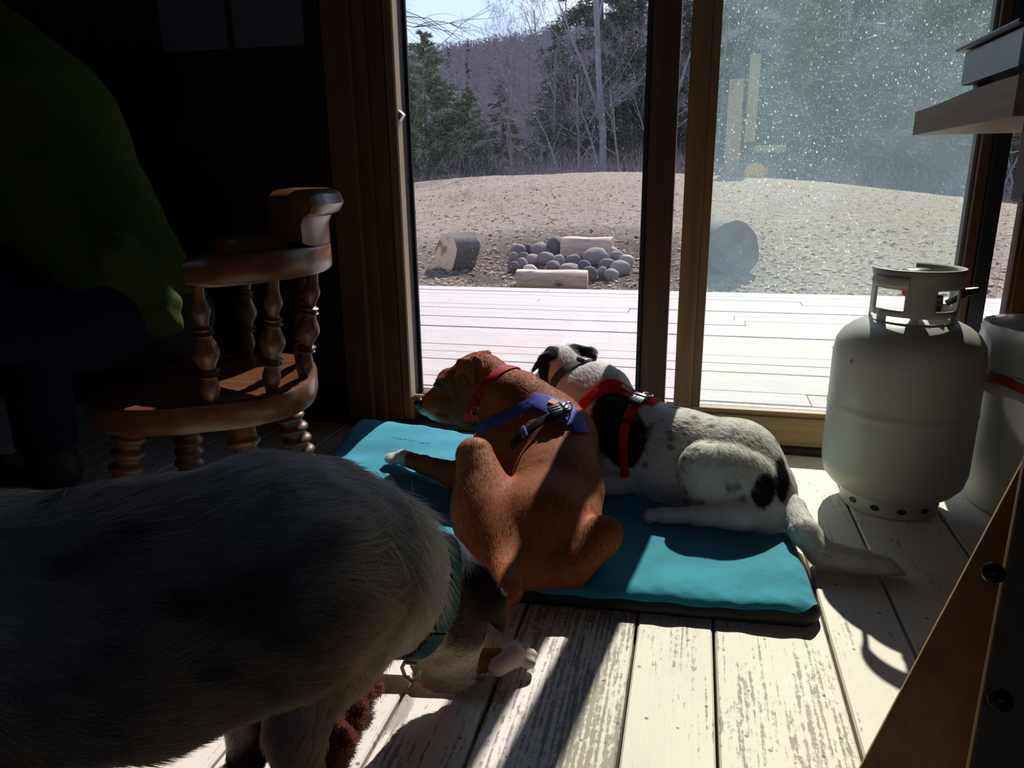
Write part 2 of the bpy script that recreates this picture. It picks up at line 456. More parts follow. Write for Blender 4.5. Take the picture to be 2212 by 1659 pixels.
def strap(field, P, width, th=.003, n=50, wn=6, off=.0015, closed=False):
    """webbing band following the body surface under the polyline P; returns MB"""
    if closed: C = catmull(list(P)+[P[0]], n)
    else: C = catmull(P, n)
    C = field.snap(C, off+.002)
    C = np.array([C[max(i-1,0):i+2].mean(0) for i in range(len(C))]); C = field.snap(C, off+.002, 3)
    T = np.gradient(C, axis=0)
    if closed: T[0] = T[-1] = C[1]-C[-2]
    T /= np.linalg.norm(T, axis=1, keepdims=True)+1e-9
    N = field.grad(C); B = np.cross(T, N); B /= np.linalg.norm(B, axis=1, keepdims=True)+1e-9
    w = width if hasattr(width, '__len__') else [width]*2
    wi = np.interp(np.linspace(0, 1, n), np.linspace(0, 1, len(w)), w)
    rows = []
    for side, o in ((1, off+th), (-1, off)):
        for j in range(wn+1):
            s = (j/wn-.5) if side == 1 else (.5-j/wn)
            X = C+B*(s*wi)[:, None]; ed = abs(s) > .49
            rows.append(field.snap(X, o-(th*.25 if ed and side == 1 else 0), 4))
    R = np.stack(rows, 1); m = R.shape[1]; V = R.reshape(-1, 3); Fc = []
    for i in range(n-1):
        for j in range(m): Fc.append((i*m+j, i*m+(j+1) % m, (i+1)*m+(j+1) % m, (i+1)*m+j))
    if not closed: Fc += [tuple(range(m-1, -1, -1)), tuple((n-1)*m+k for k in range(m))]
    mb = MB(); mb.add(V, Fc); mb.center = C; mb.N = N; mb.T = T; mb.B = B
    return mb

def near(pts, r):
    P = np.concatenate(pts)[::2]
    def f(X):
        k = np.ones(len(X), bool)
        for p, rr in zip(np.array_split(P, max(1, len(P)//40)), [r]*9999):
            d = ((X[:, None]-p[None])**2).sum(2).min(1); k &= d > rr*rr
        return k
    return f
# ------------------------------------------------------------------ camera, sun, sky
cam = bpy.data.cameras.new('camera'); co = bpy.data.objects.new('camera', cam); COL.objects.link(co)
cam.sensor_width = 36; cam.sensor_fit = 'HORIZONTAL'; cam.lens = 1590/2212*36; cam.clip_start = .02; cam.clip_end = 2000
pitch, yaw, roll = math.radians(15.6), math.radians(13.9), .0123
cp, sp, cy, sy = math.cos(pitch), math.sin(pitch), math.cos(yaw), math.sin(yaw)
fw = Vector((-sy*cp, cy*cp, -sp)); rt = Vector((cy, sy, 0)); up = rt.cross(fw)
r2 = rt*math.cos(roll)-up*math.sin(roll); u2 = rt*math.sin(roll)+up*math.cos(roll)
co.matrix_world = Matrix(((r2.x, u2.x, -fw.x, 0), (r2.y, u2.y, -fw.y, 0), (r2.z, u2.z, -fw.z, H), (0,0,0,1)))
S.camera = co
S.view_settings.view_transform = 'Standard'; S.view_settings.look = 'None'; S.view_settings.exposure = 0.0; S.view_settings.gamma = 1
try: S.view_settings.use_curve_mapping = False
except Exception: pass
S.cycles.max_bounces = 8; S.cycles.transparent_max_bounces = 24; S.cycles.diffuse_bounces = 4
S.cycles.sample_clamp_indirect = 6; S.cycles.caustics_reflective = False; S.cycles.caustics_refractive = False

el, az = math.radians(40.5), math.atan(.135)
sd = Vector((-math.sin(az)*math.cos(el), -math.cos(az)*math.cos(el), -math.sin(el)))     # the way the light travels
sun = bpy.data.lights.new('sun', 'SUN'); sun.energy = 7.7; sun.angle = math.radians(.55); sun.color = (1, .965, .92)
so = bpy.data.objects.new('sun', sun); COL.objects.link(so); so.rotation_euler = sd.to_track_quat('-Z', 'Y').to_euler()
so.location = (1, 8, 8)

w = bpy.data.worlds.new('sky'); S.world = w; w.use_nodes = True; nt = w.node_tree
for n in list(nt.nodes): nt.nodes.remove(n)
wo = nt.nodes.new('ShaderNodeOutputWorld'); bg = nt.nodes.new('ShaderNodeBackground'); tc = nt.nodes.new('ShaderNodeTexCoord')
sx = nt.nodes.new('ShaderNodeSeparateXYZ'); nt.links.new(tc.outputs['Generated'], sx.inputs[0])
cr = nt.nodes.new('ShaderNodeValToRGB'); nt.links.new(sx.outputs['Z'], cr.inputs[0])
e = cr.color_ramp.elements; e[0].position = 0; e[0].color = (.62,.75,.95,1); e[1].position = .9; e[1].color = (.09,.20,.52,1)
k = e.new(.30); k.color = (.48,.68,1.0,1); k = e.new(.5); k.color = (.20,.38,.78,1)
mp = nt.nodes.new('ShaderNodeMapping'); mp.inputs['Scale'].default_value = (1.2, 1.2, 4); nt.links.new(tc.outputs['Generated'], mp.inputs[0])
nz = nt.nodes.new('ShaderNodeTexNoise'); nz.inputs['Scale'].default_value = 2.6; nz.inputs['Detail'].default_value = 6; nt.links.new(mp.outputs[0], nz.inputs[0])
cl = nt.nodes.new('ShaderNodeValToRGB'); nt.links.new(nz.outputs['Fac'], cl.inputs[0])
cl.color_ramp.elements[0].position = .50; cl.color_ramp.elements[1].position = .68
mx = nt.nodes.new('ShaderNodeMix'); mx.data_type = 'RGBA'; nt.links.new(cl.outputs[0], mx.inputs[0]); nt.links.new(cr.outputs[0], mx.inputs[6]); mx.inputs[7].default_value = (.95,.97,1,1)
nt.links.new(mx.outputs[2], bg.inputs[0]); bg.inputs[1].default_value = 1.5; nt.links.new(bg.outputs[0], wo.inputs[0])

# ------------------------------------------------------------------ cabin shell
WY = 1.80                                         # inner face of the glazed wall
# floor: real boards, gaps between them, running towards the glazed wall
xs = [-.052, .061]; pat = [.168, .114]
g0 = [-.347, -.231, -.056, .058, .223, .337]
right = []; x = .337; i = 0
while x < 1.6: x += [.17, .115][i % 2]; right.append(round(x, 3)); i += 1
left = []; x = -.347; i = 0
while x > -2.6: x -= [.172, .115][i % 2]; left.append(round(x, 3)); i += 1
edges = left[::-1]+g0+right
worn_by = {(-.231): .045, (-.347): .0, (-.056): -.045,   .058: -.02, .223: -.05, .337: -.035}
V = []; Fc = []; pid = []; wr = []
rnd = random.Random(3)
for i in range(len(edges)-1):
    a, b = edges[i]+.0022, edges[i+1]-.0022
    n = len(V); z1 = -.0005*rnd.random(); bv = .0025
    prof = [(a, -.02), (a, z1-bv), (a+bv, z1), (b-bv, z1), (b, z1-bv), (b, -.02)]
    for yy in (-2.6, WY+.14): V += [(px, yy, pz) for px, pz in prof]
    for k in range(5): Fc.append((n+k, n+k+1, n+6+k+1, n+6+k))
    pid += [rnd.random()]*5; wr += [worn_by.get(edges[i], rnd.uniform(-.06, .0))]*5
n = len(V); V += [(-2.6,-2.6,-.021),(1.6,-2.6,-.021),(1.6,WY+.14,-.021),(-2.6,WY+.14,-.021)]; Fc.append((n,n+1,n+2,n+3)); pid.append(0); wr.append(.3)
me = mesh('floor', V, Fc); fl = link('floor', me, [M['floor'], simple('gap_dirt', (.10,.08,.06), .95, scale=300, var=.6)], kind='structure')
me.polygons[len(Fc)-1].material_index = 1
for nm, vals in (('plank', pid), ('worn', wr)):
    at = me.attributes.new(nm, 'FLOAT', 'FACE'); at.data.foreach_set('value', vals)

def plank_wall(name, along, a0, a1, plane, z0, z1, m, wd=.14, th=.02, sign=1):
    mb = MB(); a = a0
    while a < a1-1e-6:
        b = min(a+wd, a1)
        if along == 'x': mb.box(a+.001, b-.001, min(plane, plane+sign*th), max(plane, plane+sign*th), z0, z1, .003)
        else: mb.box(min(plane, plane+sign*th), max(plane, plane+sign*th), a+.001, b-.001, z0, z1, .003)
        a = b
    return mb.build(name, m, kind='structure')
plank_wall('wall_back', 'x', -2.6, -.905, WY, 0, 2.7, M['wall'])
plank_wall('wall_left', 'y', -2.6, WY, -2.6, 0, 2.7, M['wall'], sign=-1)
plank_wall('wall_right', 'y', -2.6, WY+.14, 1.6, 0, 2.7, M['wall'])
# the wall behind the camera is unseen; its clerestory window is added for fill light
mb = MB()
for (x0, x1, z0, z1) in ((-2.6, 1.6, 0, 2.08), (-2.6, -1.4, 2.08, 2.62), (1.4, 1.6, 2.08, 2.62), (-2.6, 1.6, 2.62, 2.7)): mb.box(x0, x1, -2.62, -2.6, z0, z1)
mb.build('wall_front', M['wall'], kind='structure')
mb = MB()
for (x0, x1, z0, z1) in ((-1.4, 1.4, 2.08, 2.11), (-1.4, 1.4, 2.59, 2.62), (-1.4, -1.37, 2.11, 2.59), (1.37, 1.4, 2.11, 2.59), (-.02, .02, 2.11, 2.59)): mb.box(x0, x1, -2.62, -2.57, z0, z1)
mb.build('fill_window', M['trim'], kind='structure')
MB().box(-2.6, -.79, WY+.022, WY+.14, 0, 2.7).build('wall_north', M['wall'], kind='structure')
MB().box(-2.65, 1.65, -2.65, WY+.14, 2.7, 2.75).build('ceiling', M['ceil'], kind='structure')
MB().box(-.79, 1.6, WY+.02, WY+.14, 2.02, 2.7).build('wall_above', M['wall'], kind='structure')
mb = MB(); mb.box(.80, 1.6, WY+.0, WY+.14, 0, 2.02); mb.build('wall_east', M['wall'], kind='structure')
# eave: the low roof overhang outside the doors
MB().box(-4, 4, WY+.14, 2.83, 2.035, 2.10).build('roof_eave', M['ceil'], kind='structure')

# left casing, jamb boards, head
MB().box(-.905, -.832, WY-.024, WY, 0, 2.1, .003).build('trim_1', M['trim'], kind='structure')
MB().box(-.832, -.802, WY-.004, WY+.10, 0, 2.02, .002).build('trim_2', M['trim'], kind='structure')
MB().box(-.802, -.762, WY+.012, WY+.12, 0, 2.02, .002).build('trim_3', M['trim'], kind='structure')
MB().box(-.83, .80, WY+.0, WY+.13, 2.0, 2.06, .002).build('trim_4', M['trim'], kind='structure')
MB().box(.674, .80, WY+.0, WY+.055, 0, 2.1, .003).build('trim_5', M['trim'], kind='structure')
MB().box(.668, .6738, WY+.004, WY+.02, 0, 2.02, .001).build('trim_6', M['stain'], kind='structure')
MB().box(-.83, .70, WY-.002, WY+.13, .0, .016, .002).build('trim_7', M['gasket'], kind='structure')

GY = 1.86; GO = 1.885                     # panes of the right (inner) and left (outer) doors
# left door
d1 = empty('door_1', (-.43, GO, .016), kind='structure')
MB().box(-.762, -.733, WY+.02, WY+.10, .016, 2.0, .003).build('stile', M['stile'], d1)
mb = MB(); mb.box(-.734, -.729, WY+.004, WY+.035, .088, 1.96); mb.box(-.733, -.120, WY+.03, WY+.035, .083, .089)
mb.build('bead', simple('sunlit_bead', (.72,.55,.38), .5, var=.1), d1)  # bead coloured pale to imitate sun on the jamb's inner edge
MB().box(-.735, -.7325+.002, WY+.035, WY+.10, .08, 1.96).box(-.7325, -.735+.0115, GO-.012, GO-.003, .08, 1.96).build('gasket', M['gasket'], d1)
MB().box(-.131, -.122, GO-.03, GO+.02, .05, 1.96).build('gasket', M['gasket'], d1)
MB().box(-.122, -.0555, GO-.02, GO+.03, .016, 2.0, .004).build('stile', M['stain'], d1)
MB().box(-.733, -.05, GO-.02, GO+.03, .016, .083, .003).build('bottom_rail', M['stain'], d1)
MB().box(-.733, -.05, GO-.02, GO+.03, 1.94, 2.0, .003).build('top_rail', M['stain'], d1)
MB().box(-.735, .0, GO-.003, GO+.001, .075, 1.945).build('pane', M['glass'], d1)
mb = MB(); mb.prism([(-.728, WY+.01, .826), (-.728, WY+.01, .800), (-.716, WY+.006, .815)], (0, .02, 0))
mb.build('latch', simple('latch_brass', (.55,.48,.40), .35, metal=.6), d1)
# right door
d2 = empty('door_2', (.3, GY, .016), kind='structure')
MB().box(-.0315, .0115, GY-.042, GY+.008, .016, 2.0, .003).build('stile', M['stile'], d2)
MB().box(.0118, .033, GY-.030, GY+.006, .10, 1.95, .002).build('bead', M['stile'], d2)
MB().box(.600, .632, GY-.042, GY+.012, .016, 2.0, .003).build('stile', M['gasket'], d2)
MB().box(.578, .5995, GY-.036, GY+.006, .016, 2.0, .003).build('stile', M['stain'], d2)
MB().box(.571, .5775, GY-.020, GY+.004, .10, 1.95, .001).build('gasket', simple('grey_seal', (.14,.15,.15), .5), d2)
mb = MB(); mb.box(.0118, .578, GY-.042, GY+.008, .016, .087, .003); mb.build('bottom_rail', M['rail'], d2)
MB().box(.0118, .578, GY-.030, GY-.004, .087, .100, .002).build('bead', M['rail'], d2)
MB().box(.0118, .578, GY-.042, GY+.008, 1.94, 2.0, .003).build('top_rail', M['rail'], d2)
MB().box(.02, .575, GY-.003, GY+.001, .095, 1.95).build('pane', M['dusty'], d2)
# the screen-door track outside the right pane
mt = simple('aluminium_track', (.45,.47,.46), .35, metal=.8)
MB().box(-.9, .9, GO+.06, GO+.066, -.03, .075).box(-.9, .9, GO+.10, GO+.104, -.03, .055).build('trim_8', mt, kind='structure')
MB().box(.634, .664, GY-.003, GY+.001, .02, 2.0).build('window_1', M['glass'], kind='structure')

# two sheets of paper on the dark wall
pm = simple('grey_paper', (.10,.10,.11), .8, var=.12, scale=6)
for (x0, x1, z0, z1, lab) in ((-1.365, -1.175, .985, 1.27, 'dim grey paper notice on the dark wall, left one of two'), (-1.155, -.962, .985, 1.27, 'dim grey paper notice on the dark wall, nearer the glass doors')):
    MB().box(x0, x1, WY-.0025, WY, z0, z1).build('paper_notice', pm, label=lab, cat='paper', group='papers on the dark wall')

# ------------------------------------------------------------------ deck
mb = MB(); y = WY+.145; pid = []; rnd = random.Random(11); ends = []
while y < 5.04:
    wdt = .139 if y+.15 < 5.04 else 5.05-y
    x = -4.5-rnd.random()*2
    while x < 5:
        L = rnd.choice([2.4, 3.0, 3.6]); zz = -.08-rnd.random()*.004
        nF = len(mb.F); mb.box(x+.0015, x+L-.0015, y+.0022, y+wdt-.0022, zz-.035, zz, .003); pid += [rnd.random()]*(len(mb.F)-nF); x += L
    y += wdt
dk = mb.build('deck', M['deck'], kind='structure', recalc=False)
at = dk.data.attributes.new('plank', 'FLOAT', 'FACE'); at.data.foreach_set('value', pid)
MB().box(-6, 6, 5.0, 5.035, -.5, -.12).box(-6, 6, WY+.15, 5.0, -.30, -.28).build('deck_skirt', simple('deck_joist', (.10,.08,.07), .9), kind='structure')

# ------------------------------------------------------------------ yard
def GZ(x, y):
    cz = max(.76-.010*(x+2.5)**2, -.6) if x > -2.5 else max(.76-.010*(x+2.5)**2, -.2)
    t = (y-5.2)/(16.5-5.2)
    if t <= 0: z = -.25
    elif t <= 1: z = -.25+(cz+.25)*(t*(1.12-.12*t))
    else: z = cz-.02*(y-16.5)
    return max(z, -3)+.012*math.sin(x*1.7+y)+.010*math.sin(y*2.3-x*.8)
nx, ny = 150, 130; V = []; Fc = []
for j in range(ny):
    y = 4.9+(j/(ny-1))**1.6*60
    for i in range(nx):
        s = (i/(nx-1)-.5)*2; x = s*(14+.75*(y-5)); fz = .012*math.sin(x*23+y*7)*math.sin(y*19-x*5) if y < 20 else 0
        V.append((x, y, GZ(x, y)+fz))
for j in range(ny-1):
    for i in range(nx-1): a = j*nx+i; Fc.append((a, a+1, a+nx+1, a+nx))
link('yard_ground', mesh('yard_ground', V, Fc), M['ground'], kind='structure', smooth=True)

# dead grass tufts and leaf litter: nobody could count them
rnd = random.Random(5); mb = MB()
for i in range(26000):
    y = 5.1+11.5*rnd.random()**1.5; x = -.28*y+rnd.uniform(-.42, .66)*y*1.05
    z = GZ(x, y); a = rnd.uniform(0, 6.28); h = rnd.uniform(.006, .025); l = rnd.uniform(.02, .06); w_ = rnd.uniform(.0015, .003)*(1+y*.08)
    dx, dy = math.cos(a), math.sin(a)
    mb.add([(x-dy*w_, y+dx*w_, z), (x+dy*w_, y-dx*w_, z), (x+dx*l, y+dy*l, z+h)], [(0, 1, 2)])
mb.build('dead_grass', M['straw'], label='flattened dead straw-coloured grass over the yard beyond the deck', cat='grass', kind='stuff', recalc=False)
mb = MB()
for i in range(7000):
    y = 5.1+10*rnd.random()**1.6; x = -.28*y+rnd.uniform(-.42, .66)*y*1.05
    z = GZ(x, y)+.008; a = rnd.uniform(0, 6.28); l = rnd.uniform(.015, .04); t = rnd.uniform(-.6, .6)
    dx, dy = math.cos(a)*l, math.sin(a)*l
    mb.add([(x-dx, y-dy, z-t*l*.3), (x+dy*.6, y-dx*.6, z+.006), (x+dx, y+dy, z+abs(t)*l), (x-dy*.6, y+dx*.6, z+.003)], [(0, 1, 2, 3)])
mb.build('leaf_litter', M['leaf'], label='scattered brown dead leaves lying in the yard beyond the deck', cat='leaves', kind='stuff', recalc=False)

# ------------------------------------------------------------------ logs and fire ring
def log(name, a, b, r, flat=None, seed=1, bark=None, endm=None, label='', n=28, cut=None):
    """a trunk piece along a->b; radial shape wobbles; optional flat split face(s) (direction, distance)"""
    a = Vector(a); b = Vector(b); t = (b-a).normalized(); L = (b-a).length
    u = t.cross(Vector((0,0,1))).normalized(); v = u.cross(t); rr = random.Random(seed)
    ph = [rr.uniform(0, 6.28) for _ in range(6)]
    def R(g, s):
        q = 1+.06*math.sin(2*g+ph[0])+.04*math.sin(3*g+ph[1]+s*1.3)+.02*math.sin(7*g+ph[2]+s*3)+.012*math.sin(13*g+ph[3]-s*7)
        q *= r
        if flat:
            for (ang, dd) in flat:
                c = math.cos(g-ang)
                if c > .05: q = min(q, dd*(1+.04*math.sin(s*9+ph[4]))/c)
        return q
    m = MB(); ns = 14; V = []; Fc = []
    for j in range(ns+1):
        s = j/ns
        for k in range(n):
            g = 2*PI*k/n; q = R(g, s*L*2); V.append(a+t*(L*s)+u*math.cos(g)*q+v*math.sin(g)*q)
    for j in range(ns):
        for k in range(n): Fc.append((j*n+k, j*n+(k+1) % n, (j+1)*n+(k+1) % n, (j+1)*n+k))
    m.add(V, Fc); rt_ = None
    root = m.build(name, bark, smooth=True, label=label, cat='log')
    for (j, sg, p) in ((0, -1, a), (ns, 1, b)):
        e_ = MB(); base = j*n; rim = [Vector(V[base+k]) for k in range(n)]; c = sum(rim, Vector())/n
        mid = [c+(q-c)*.5+t*sg*.004 for q in rim]; W = rim+mid+[c+t*sg*.006]
        e_.add(W, [(k, (k+1) % n, n+(k+1) % n, n+k) for k in range(n)]+[(n+k, n+(k+1) % n, 2*n) for k in range(n)])
        e_.build('cut_end', endm, root)
    return root
def wood_end(name, c1, c2, heart, lim=(.46, .58)):
    b = NB(name); v = b.coord(); a = b.noise(v, 9, 5, .6, 1); f = b.noise(v, 3.2, 3)
    c = b.mix(a, c1, c2); c = b.mix(b.ramp(f, [(lim[0], 0.), (lim[1], .85)]), c, heart)
    return b.done(b.prin(c, .8, 0, b.bump(a, .4, .01), .15))
split = wood_end('split_wood', (.66,.50,.36), (.80,.66,.50), (.42,.25,.15))
barkm = simple('grey_bark', (.13,.11,.10), .95, var=.5, scale=26, bump=.9)
bleach = wood('bleached_log', (.34,.20,.125), (.74,.55,.41), 0, .8, .9, bump=.8)
endd = wood_end('dark_log_end', (.20,.17,.16), (.27,.24,.23), (.15,.13,.13))

P0 = Vector((-2.168, 6.423, -0.133))
q = log('split_stump', (P0.x-.03, P0.y, P0.z+.15), (P0.x+.13, P0.y+.20, P0.z+.155), .185, flat=[(-.5, .155), (2.4, .14)], seed=4, bark=barkm, endm=wood_end('fresh_cut', (.66,.44,.28), (.84,.62,.42), (.25,.10,.055), (.44, .52)), label='thick split stump lying in the yard, orange-brown heart, left of the stone fire ring')
mb = MB(); mb.box(-.15, .10, -.004, .004, -.008, .006)
A = Vector((-1.384, 5.789, -0.187)); B = Vector((-0.820, 5.852, -0.191))
log('split_log', (A.x, A.y+.02, A.z+.055), (B.x, B.y+.02, B.z+.055), .10, flat=[(PI/2, .08), (-.2, .09), (PI+.2, .08), (-PI/2, .06)], seed=8, bark=bleach, endm=split, label='pale split log lying along the deck edge in front of the fire ring')
A = Vector((-1.251, 7.200, -0.078)); B = Vector((-0.768, 7.170, -0.078))
log('split_log', (A.x, A.y, A.z+.07), (B.x, B.y, B.z+.07), .14, flat=[(PI/2, .11), (-PI/2, .07), (0, .12), (PI, .12)], seed=9, bark=bleach, endm=split, label='pale split log lying behind the fire ring stones')
A = Vector((0.294, 6.316, -0.133))
log('bark_log', (A.x+.02, A.y+.05, A.z+.215), (A.x-.14, A.y+.42, A.z+.225), .225, seed=12, bark=barkm, endm=endd, label='fat grey bark log seen end-on through the dusty right pane')

stonecols = [(.24,.19,.165), (.30,.245,.21), (.19,.155,.14), (.40,.34,.295), (.11,.097,.10), (.60,.55,.50)]
stm = [simple('stone_%s' % n_, c, .85, var=.22, scale=14, bump=.5) for n_, c in zip('abcdef', stonecols)]
def stone(p, rx, ry, rz, mi, seed, label, group='stones of the fire ring'):
    rr = np.random.default_rng(seed); import bmesh
    bm = bmesh.new(); bmesh.ops.create_icosphere(bm, subdivisions=3, radius=1)
    D = rr.normal(size=(7, 3)); D /= np.linalg.norm(D, axis=1)[:, None]; hh = rr.uniform(.80, 1.0, 7)
    a = rr.uniform(0, 6.28); ca, sa = math.cos(a), math.sin(a)
    for v in bm.verts:
        c = np.array(v.co); f = 1.0
        for d_, h_ in zip(D, hh):
            q = c@d_
            if q > h_-.12: f = min(f, 1-(q-h_+.12)*.55)
        c = c*f*(1+.03*math.sin(c[0]*4+seed)+.02*math.sin(c[1]*6+c[2]*5))
        v.co = ((c[0]*ca-c[1]*sa)*rx+p[0], (c[0]*sa+c[1]*ca)*ry+p[1], c[2]*rz+p[2])
    me = bpy.data.meshes.new('fire_ring_stone'); bm.to_mesh(me); bm.free()
    for v in me.vertices: v.co -= Vector((p[0], p[1], p[2]-rz))
    o = link('fire_ring_stone', me, stm[mi], label=label, cat='stone', group=group, smooth=True); o.location = (p[0], p[1], p[2]-rz)
    return o
# (u, v, r) read off the photo, turned into places on the ground: the pile is about a metre across
ST = [(-1.698,7.188,-0.030,0.069,0.055,2), (-1.632,7.306,-0.026,0.051,0.046,4), (-1.476,7.184,-0.027,0.082,0.064,0), (-1.324,7.236,0.003,0.086,0.091,4), (-1.163,7.266,-0.010,0.086,0.073,1), (-1.016,7.375,-0.004,0.073,0.064,3), (-1.063,7.136,-0.048,0.062,0.045,0), (-0.880,7.237,-0.026,0.058,0.054,1), (-0.778,7.137,-0.037,0.071,0.053,3), (-0.695,6.892,-0.055,0.064,0.055,1), (-0.592,6.740,-0.067,0.058,0.054,3), (-0.605,6.386,-0.092,0.079,0.059,1), (-0.878,6.812,-0.049,0.110,0.076,0), (-1.078,6.782,-0.074,0.064,0.051,2), (-1.214,6.748,-0.076,0.064,0.051,1), (-1.342,6.768,-0.067,0.081,0.060,0), (-1.455,6.750,-0.076,0.060,0.052,1), (-1.521,6.556,-0.089,0.055,0.050,0), (-1.550,6.370,-0.102,0.045,0.049,4), (-1.675,6.885,-0.067,0.044,0.044,0), (-1.580,6.910,-0.068,0.048,0.044,2), (-1.389,6.329,-0.113,0.057,0.040,5), (-1.220,6.503,-0.099,0.058,0.045,2), (-1.049,6.361,-0.107,0.080,0.048,0), (-0.920,6.405,-0.096,0.060,0.056,4), (-0.740,6.521,-0.089,0.069,0.053,2), (-0.740,6.211,-0.117,0.039,0.047,1), (-0.659,6.151,-0.123,0.054,0.046,1), (-0.840,6.128,-0.117,0.058,0.058,4), (-1.412,7.197,-0.045,0.055,0.041,2)]
lab = {4: 'dark grey rounded stone in the fire ring, one of its darkest', 5: 'whitest round stone of the fire ring, peeking over the split log by the deck'}
for i, (x, y, z, R, Rz, c) in enumerate(ST):
    if c == 5: l_, g_ = lab[5], None
    elif i == 3: l_, g_ = 'big dark ball-shaped stone at the back of the fire ring, nearest the rear log', None
    elif i == 12: l_, g_ = 'largest flat-faced grey stone right of centre in the fire ring', None
    elif c == 4: l_, g_ = 'small dark sooty stone in the fire ring', 'dark stones of the fire ring'
    elif c == 3: l_, g_ = 'light tan rounded stone on the right side of the fire ring', 'light stones of the fire ring'
    elif c == 2: l_, g_ = 'brownish round field stone in the fire ring', 'brownish stones of the fire ring'
    elif c == 1: l_, g_ = 'tan-grey rounded field stone in the fire ring', 'tan-grey stones of the fire ring'
    else: l_, g_ = 'mid-grey rounded field stone in the fire ring', 'mid-grey stones of the fire ring'
    stone((x, y, z), R*1.16, R*1.1, Rz*1.22, c, 20+i, l_, g_)

# ------------------------------------------------------------------ trees
needle_d = simple('spruce_needles', (.080,.104,.066), .7, var=.5, scale=1.5, spec=.5)
needle_l = simple('pine_needles', (.160,.195,.110), .7, var=.4, scale=1.5, spec=.5)
trunkm = simple('tree_bark', (.16,.135,.13), .9, var=.35, scale=6)
twigm = simple('bare_twigs', (.23,.19,.20), .9, var=.3, scale=1)
greyt = simple('grey_tree_bark', (.27,.25,.25), .9, var=.3, scale=5)

def conifer_meshes(seed, hgt, wid, droop, dens, clump, upb=0.0):
    r = np.random.default_rng(seed); Tm = MB(); rr = random.Random(seed)
    Tm.tube([(0,0,-.5), (0,0,hgt*.35), (.02,0,hgt*.97)], [hgt*.022, hgt*.015, .01], 7)
    V = []; nb = int(dens*hgt*9)
    for i in range(nb):
        t = (i+.5)/nb; z = hgt*(.04+.96*t); L = wid*((1-t)**.75)*rr.uniform(.65, 1.15)+.08; a = rr.uniform(0, 6.28)
        d = np.array([math.cos(a), math.sin(a), 0]); P = np.array([0, 0, z]); n = max(5, int(L*13))
        e_ = P+d*L+np.array([0, 0, L*(upb-droop)])
        Tm.tube([tuple(P), tuple(P+(e_-P)*.5+np.array([0,0,.05*L])), tuple(e_)], [.012+.008*L, .01, .003], 3, cap=False)
        for k in range(n):
            s = .18+.82*(k+r.random())/n; q = P+(e_-P)*s+np.array([0,0,.2*L*s*(1-s)])
            m_ = int(clump*9)
            o = r.normal(size=(m_, 3))*np.array([1,1,.55]); o /= np.linalg.norm(o, axis=1)[:, None]
            o += d*.5; ln = r.uniform(.10, .24, m_)*(.6+.5*L)
            w_ = np.cross(o, r.normal(size=(m_, 3))); w_ /= np.linalg.norm(w_, axis=1)[:, None]+1e-9
            b0 = q+r.normal(size=(m_, 3))*.05*L
            V.append(np.stack([b0-w_*.026, b0+w_*.026, b0+o*ln[:, None]], 1))
    V = np.concatenate(V).reshape(-1, 3); me = bpy.data.meshes.new('foliage')
    n = len(V); me.vertices.add(n); me.vertices.foreach_set('co', V.astype(np.float32).ravel())
    me.loops.add(n); me.loops.foreach_set('vertex_index', np.arange(n, dtype=np.int32))
    me.polygons.add(n//3); me.polygons.foreach_set('loop_start', np.arange(0, n, 3, dtype=np.int32)); me.update(calc_edges=True)
    return Tm, me

def bare_meshes(seed, hgt, spread=.55, lev=5, lean=(0,0), r0=None, kids=3):
    rr = random.Random(seed); m = MB(); t = MB()
    def br(p, d, L, rad, l):
        d = d.normalized(); pts = [p]; q = p; n = 4
        for i in range(n):
            d = (d+Vector((rr.gauss(0, .11), rr.gauss(0, .11), rr.gauss(.04, .07)))).normalized(); q = q+d*(L/n); pts.append(q)
        tgt = m if l >= lev-1 else t
        tgt.tube([tuple(x) for x in pts], [rad*(1-.55*i/n) for i in range(n+1)], 6 if l >= lev-1 else 3, cap=False)
        if l <= 0: return
        for i in range(kids+(2 if l == lev else 0)+(1 if l == 1 else 0)):
            s = rr.uniform(.25, .98) if l < lev else rr.uniform(.25, 1); k = min(int(s*n), n-1); b = pts[k]+(pts[k+1]-pts[k])*(s*n-k)
            a = rr.uniform(0, 6.28); o = d.orthogonal().normalized(); o.rotate(Matrix.Rotation(a, 3, d))
            br(b, d+o*spread*rr.uniform(.7, 1.7), L*rr.uniform(.42, .68), max(rad*(1-.5*s)*.5, .004), l-1)
    br(Vector((0,0,-.3)), Vector((lean[0], lean[1], 1)), hgt*.62, r0 or hgt*.014, lev)
    return m, t

def place_conifer(proto, x, y, s, rz, label, group, sz=1, name='conifer_tree'):
    z = GZ(x, y)-.05
    r = empty(name, (x, y, z), label, 'tree', group, rz=rz)
    for nm, me in proto:
        o = bpy.data.objects.new(nm, me); COL.objects.link(o); o.parent = r; o.scale = (s, s, s*sz)
    return r
def proto(kind, *a, **k):
    if kind == 'c':
        nm = k.pop('m'); Tm, fm = conifer_meshes(*a, **k); fm.materials.append(nm)
        tm = mesh('trunk', Tm.V, Tm.F); tm.materials.append(trunkm); return [('trunk', tm), ('foliage', fm)]
    mm = k.pop('m'); a1, b1 = bare_meshes(*a, **k)
    t1 = mesh('trunk', a1.V, a1.F); t1.materials.append(mm); t1.polygons.foreach_set('use_smooth', [True]*len(t1.polygons))
    t2 = mesh('branches', b1.V, b1.F); t2.materials.append(twigm); return [('trunk', t1), ('branches', t2)]
spruce = proto('c', 1, 11, 2.9, .35, 1.5, 1.0, m=needle_d)
spruce2 = proto('c', 2, 10, 2.5, .18, 1.3, 1.0, m=needle_d)
pine = proto('c', 3, 5.2, 1.8, -.12, 2.6, 1.7, m=needle_l, upb=.2)
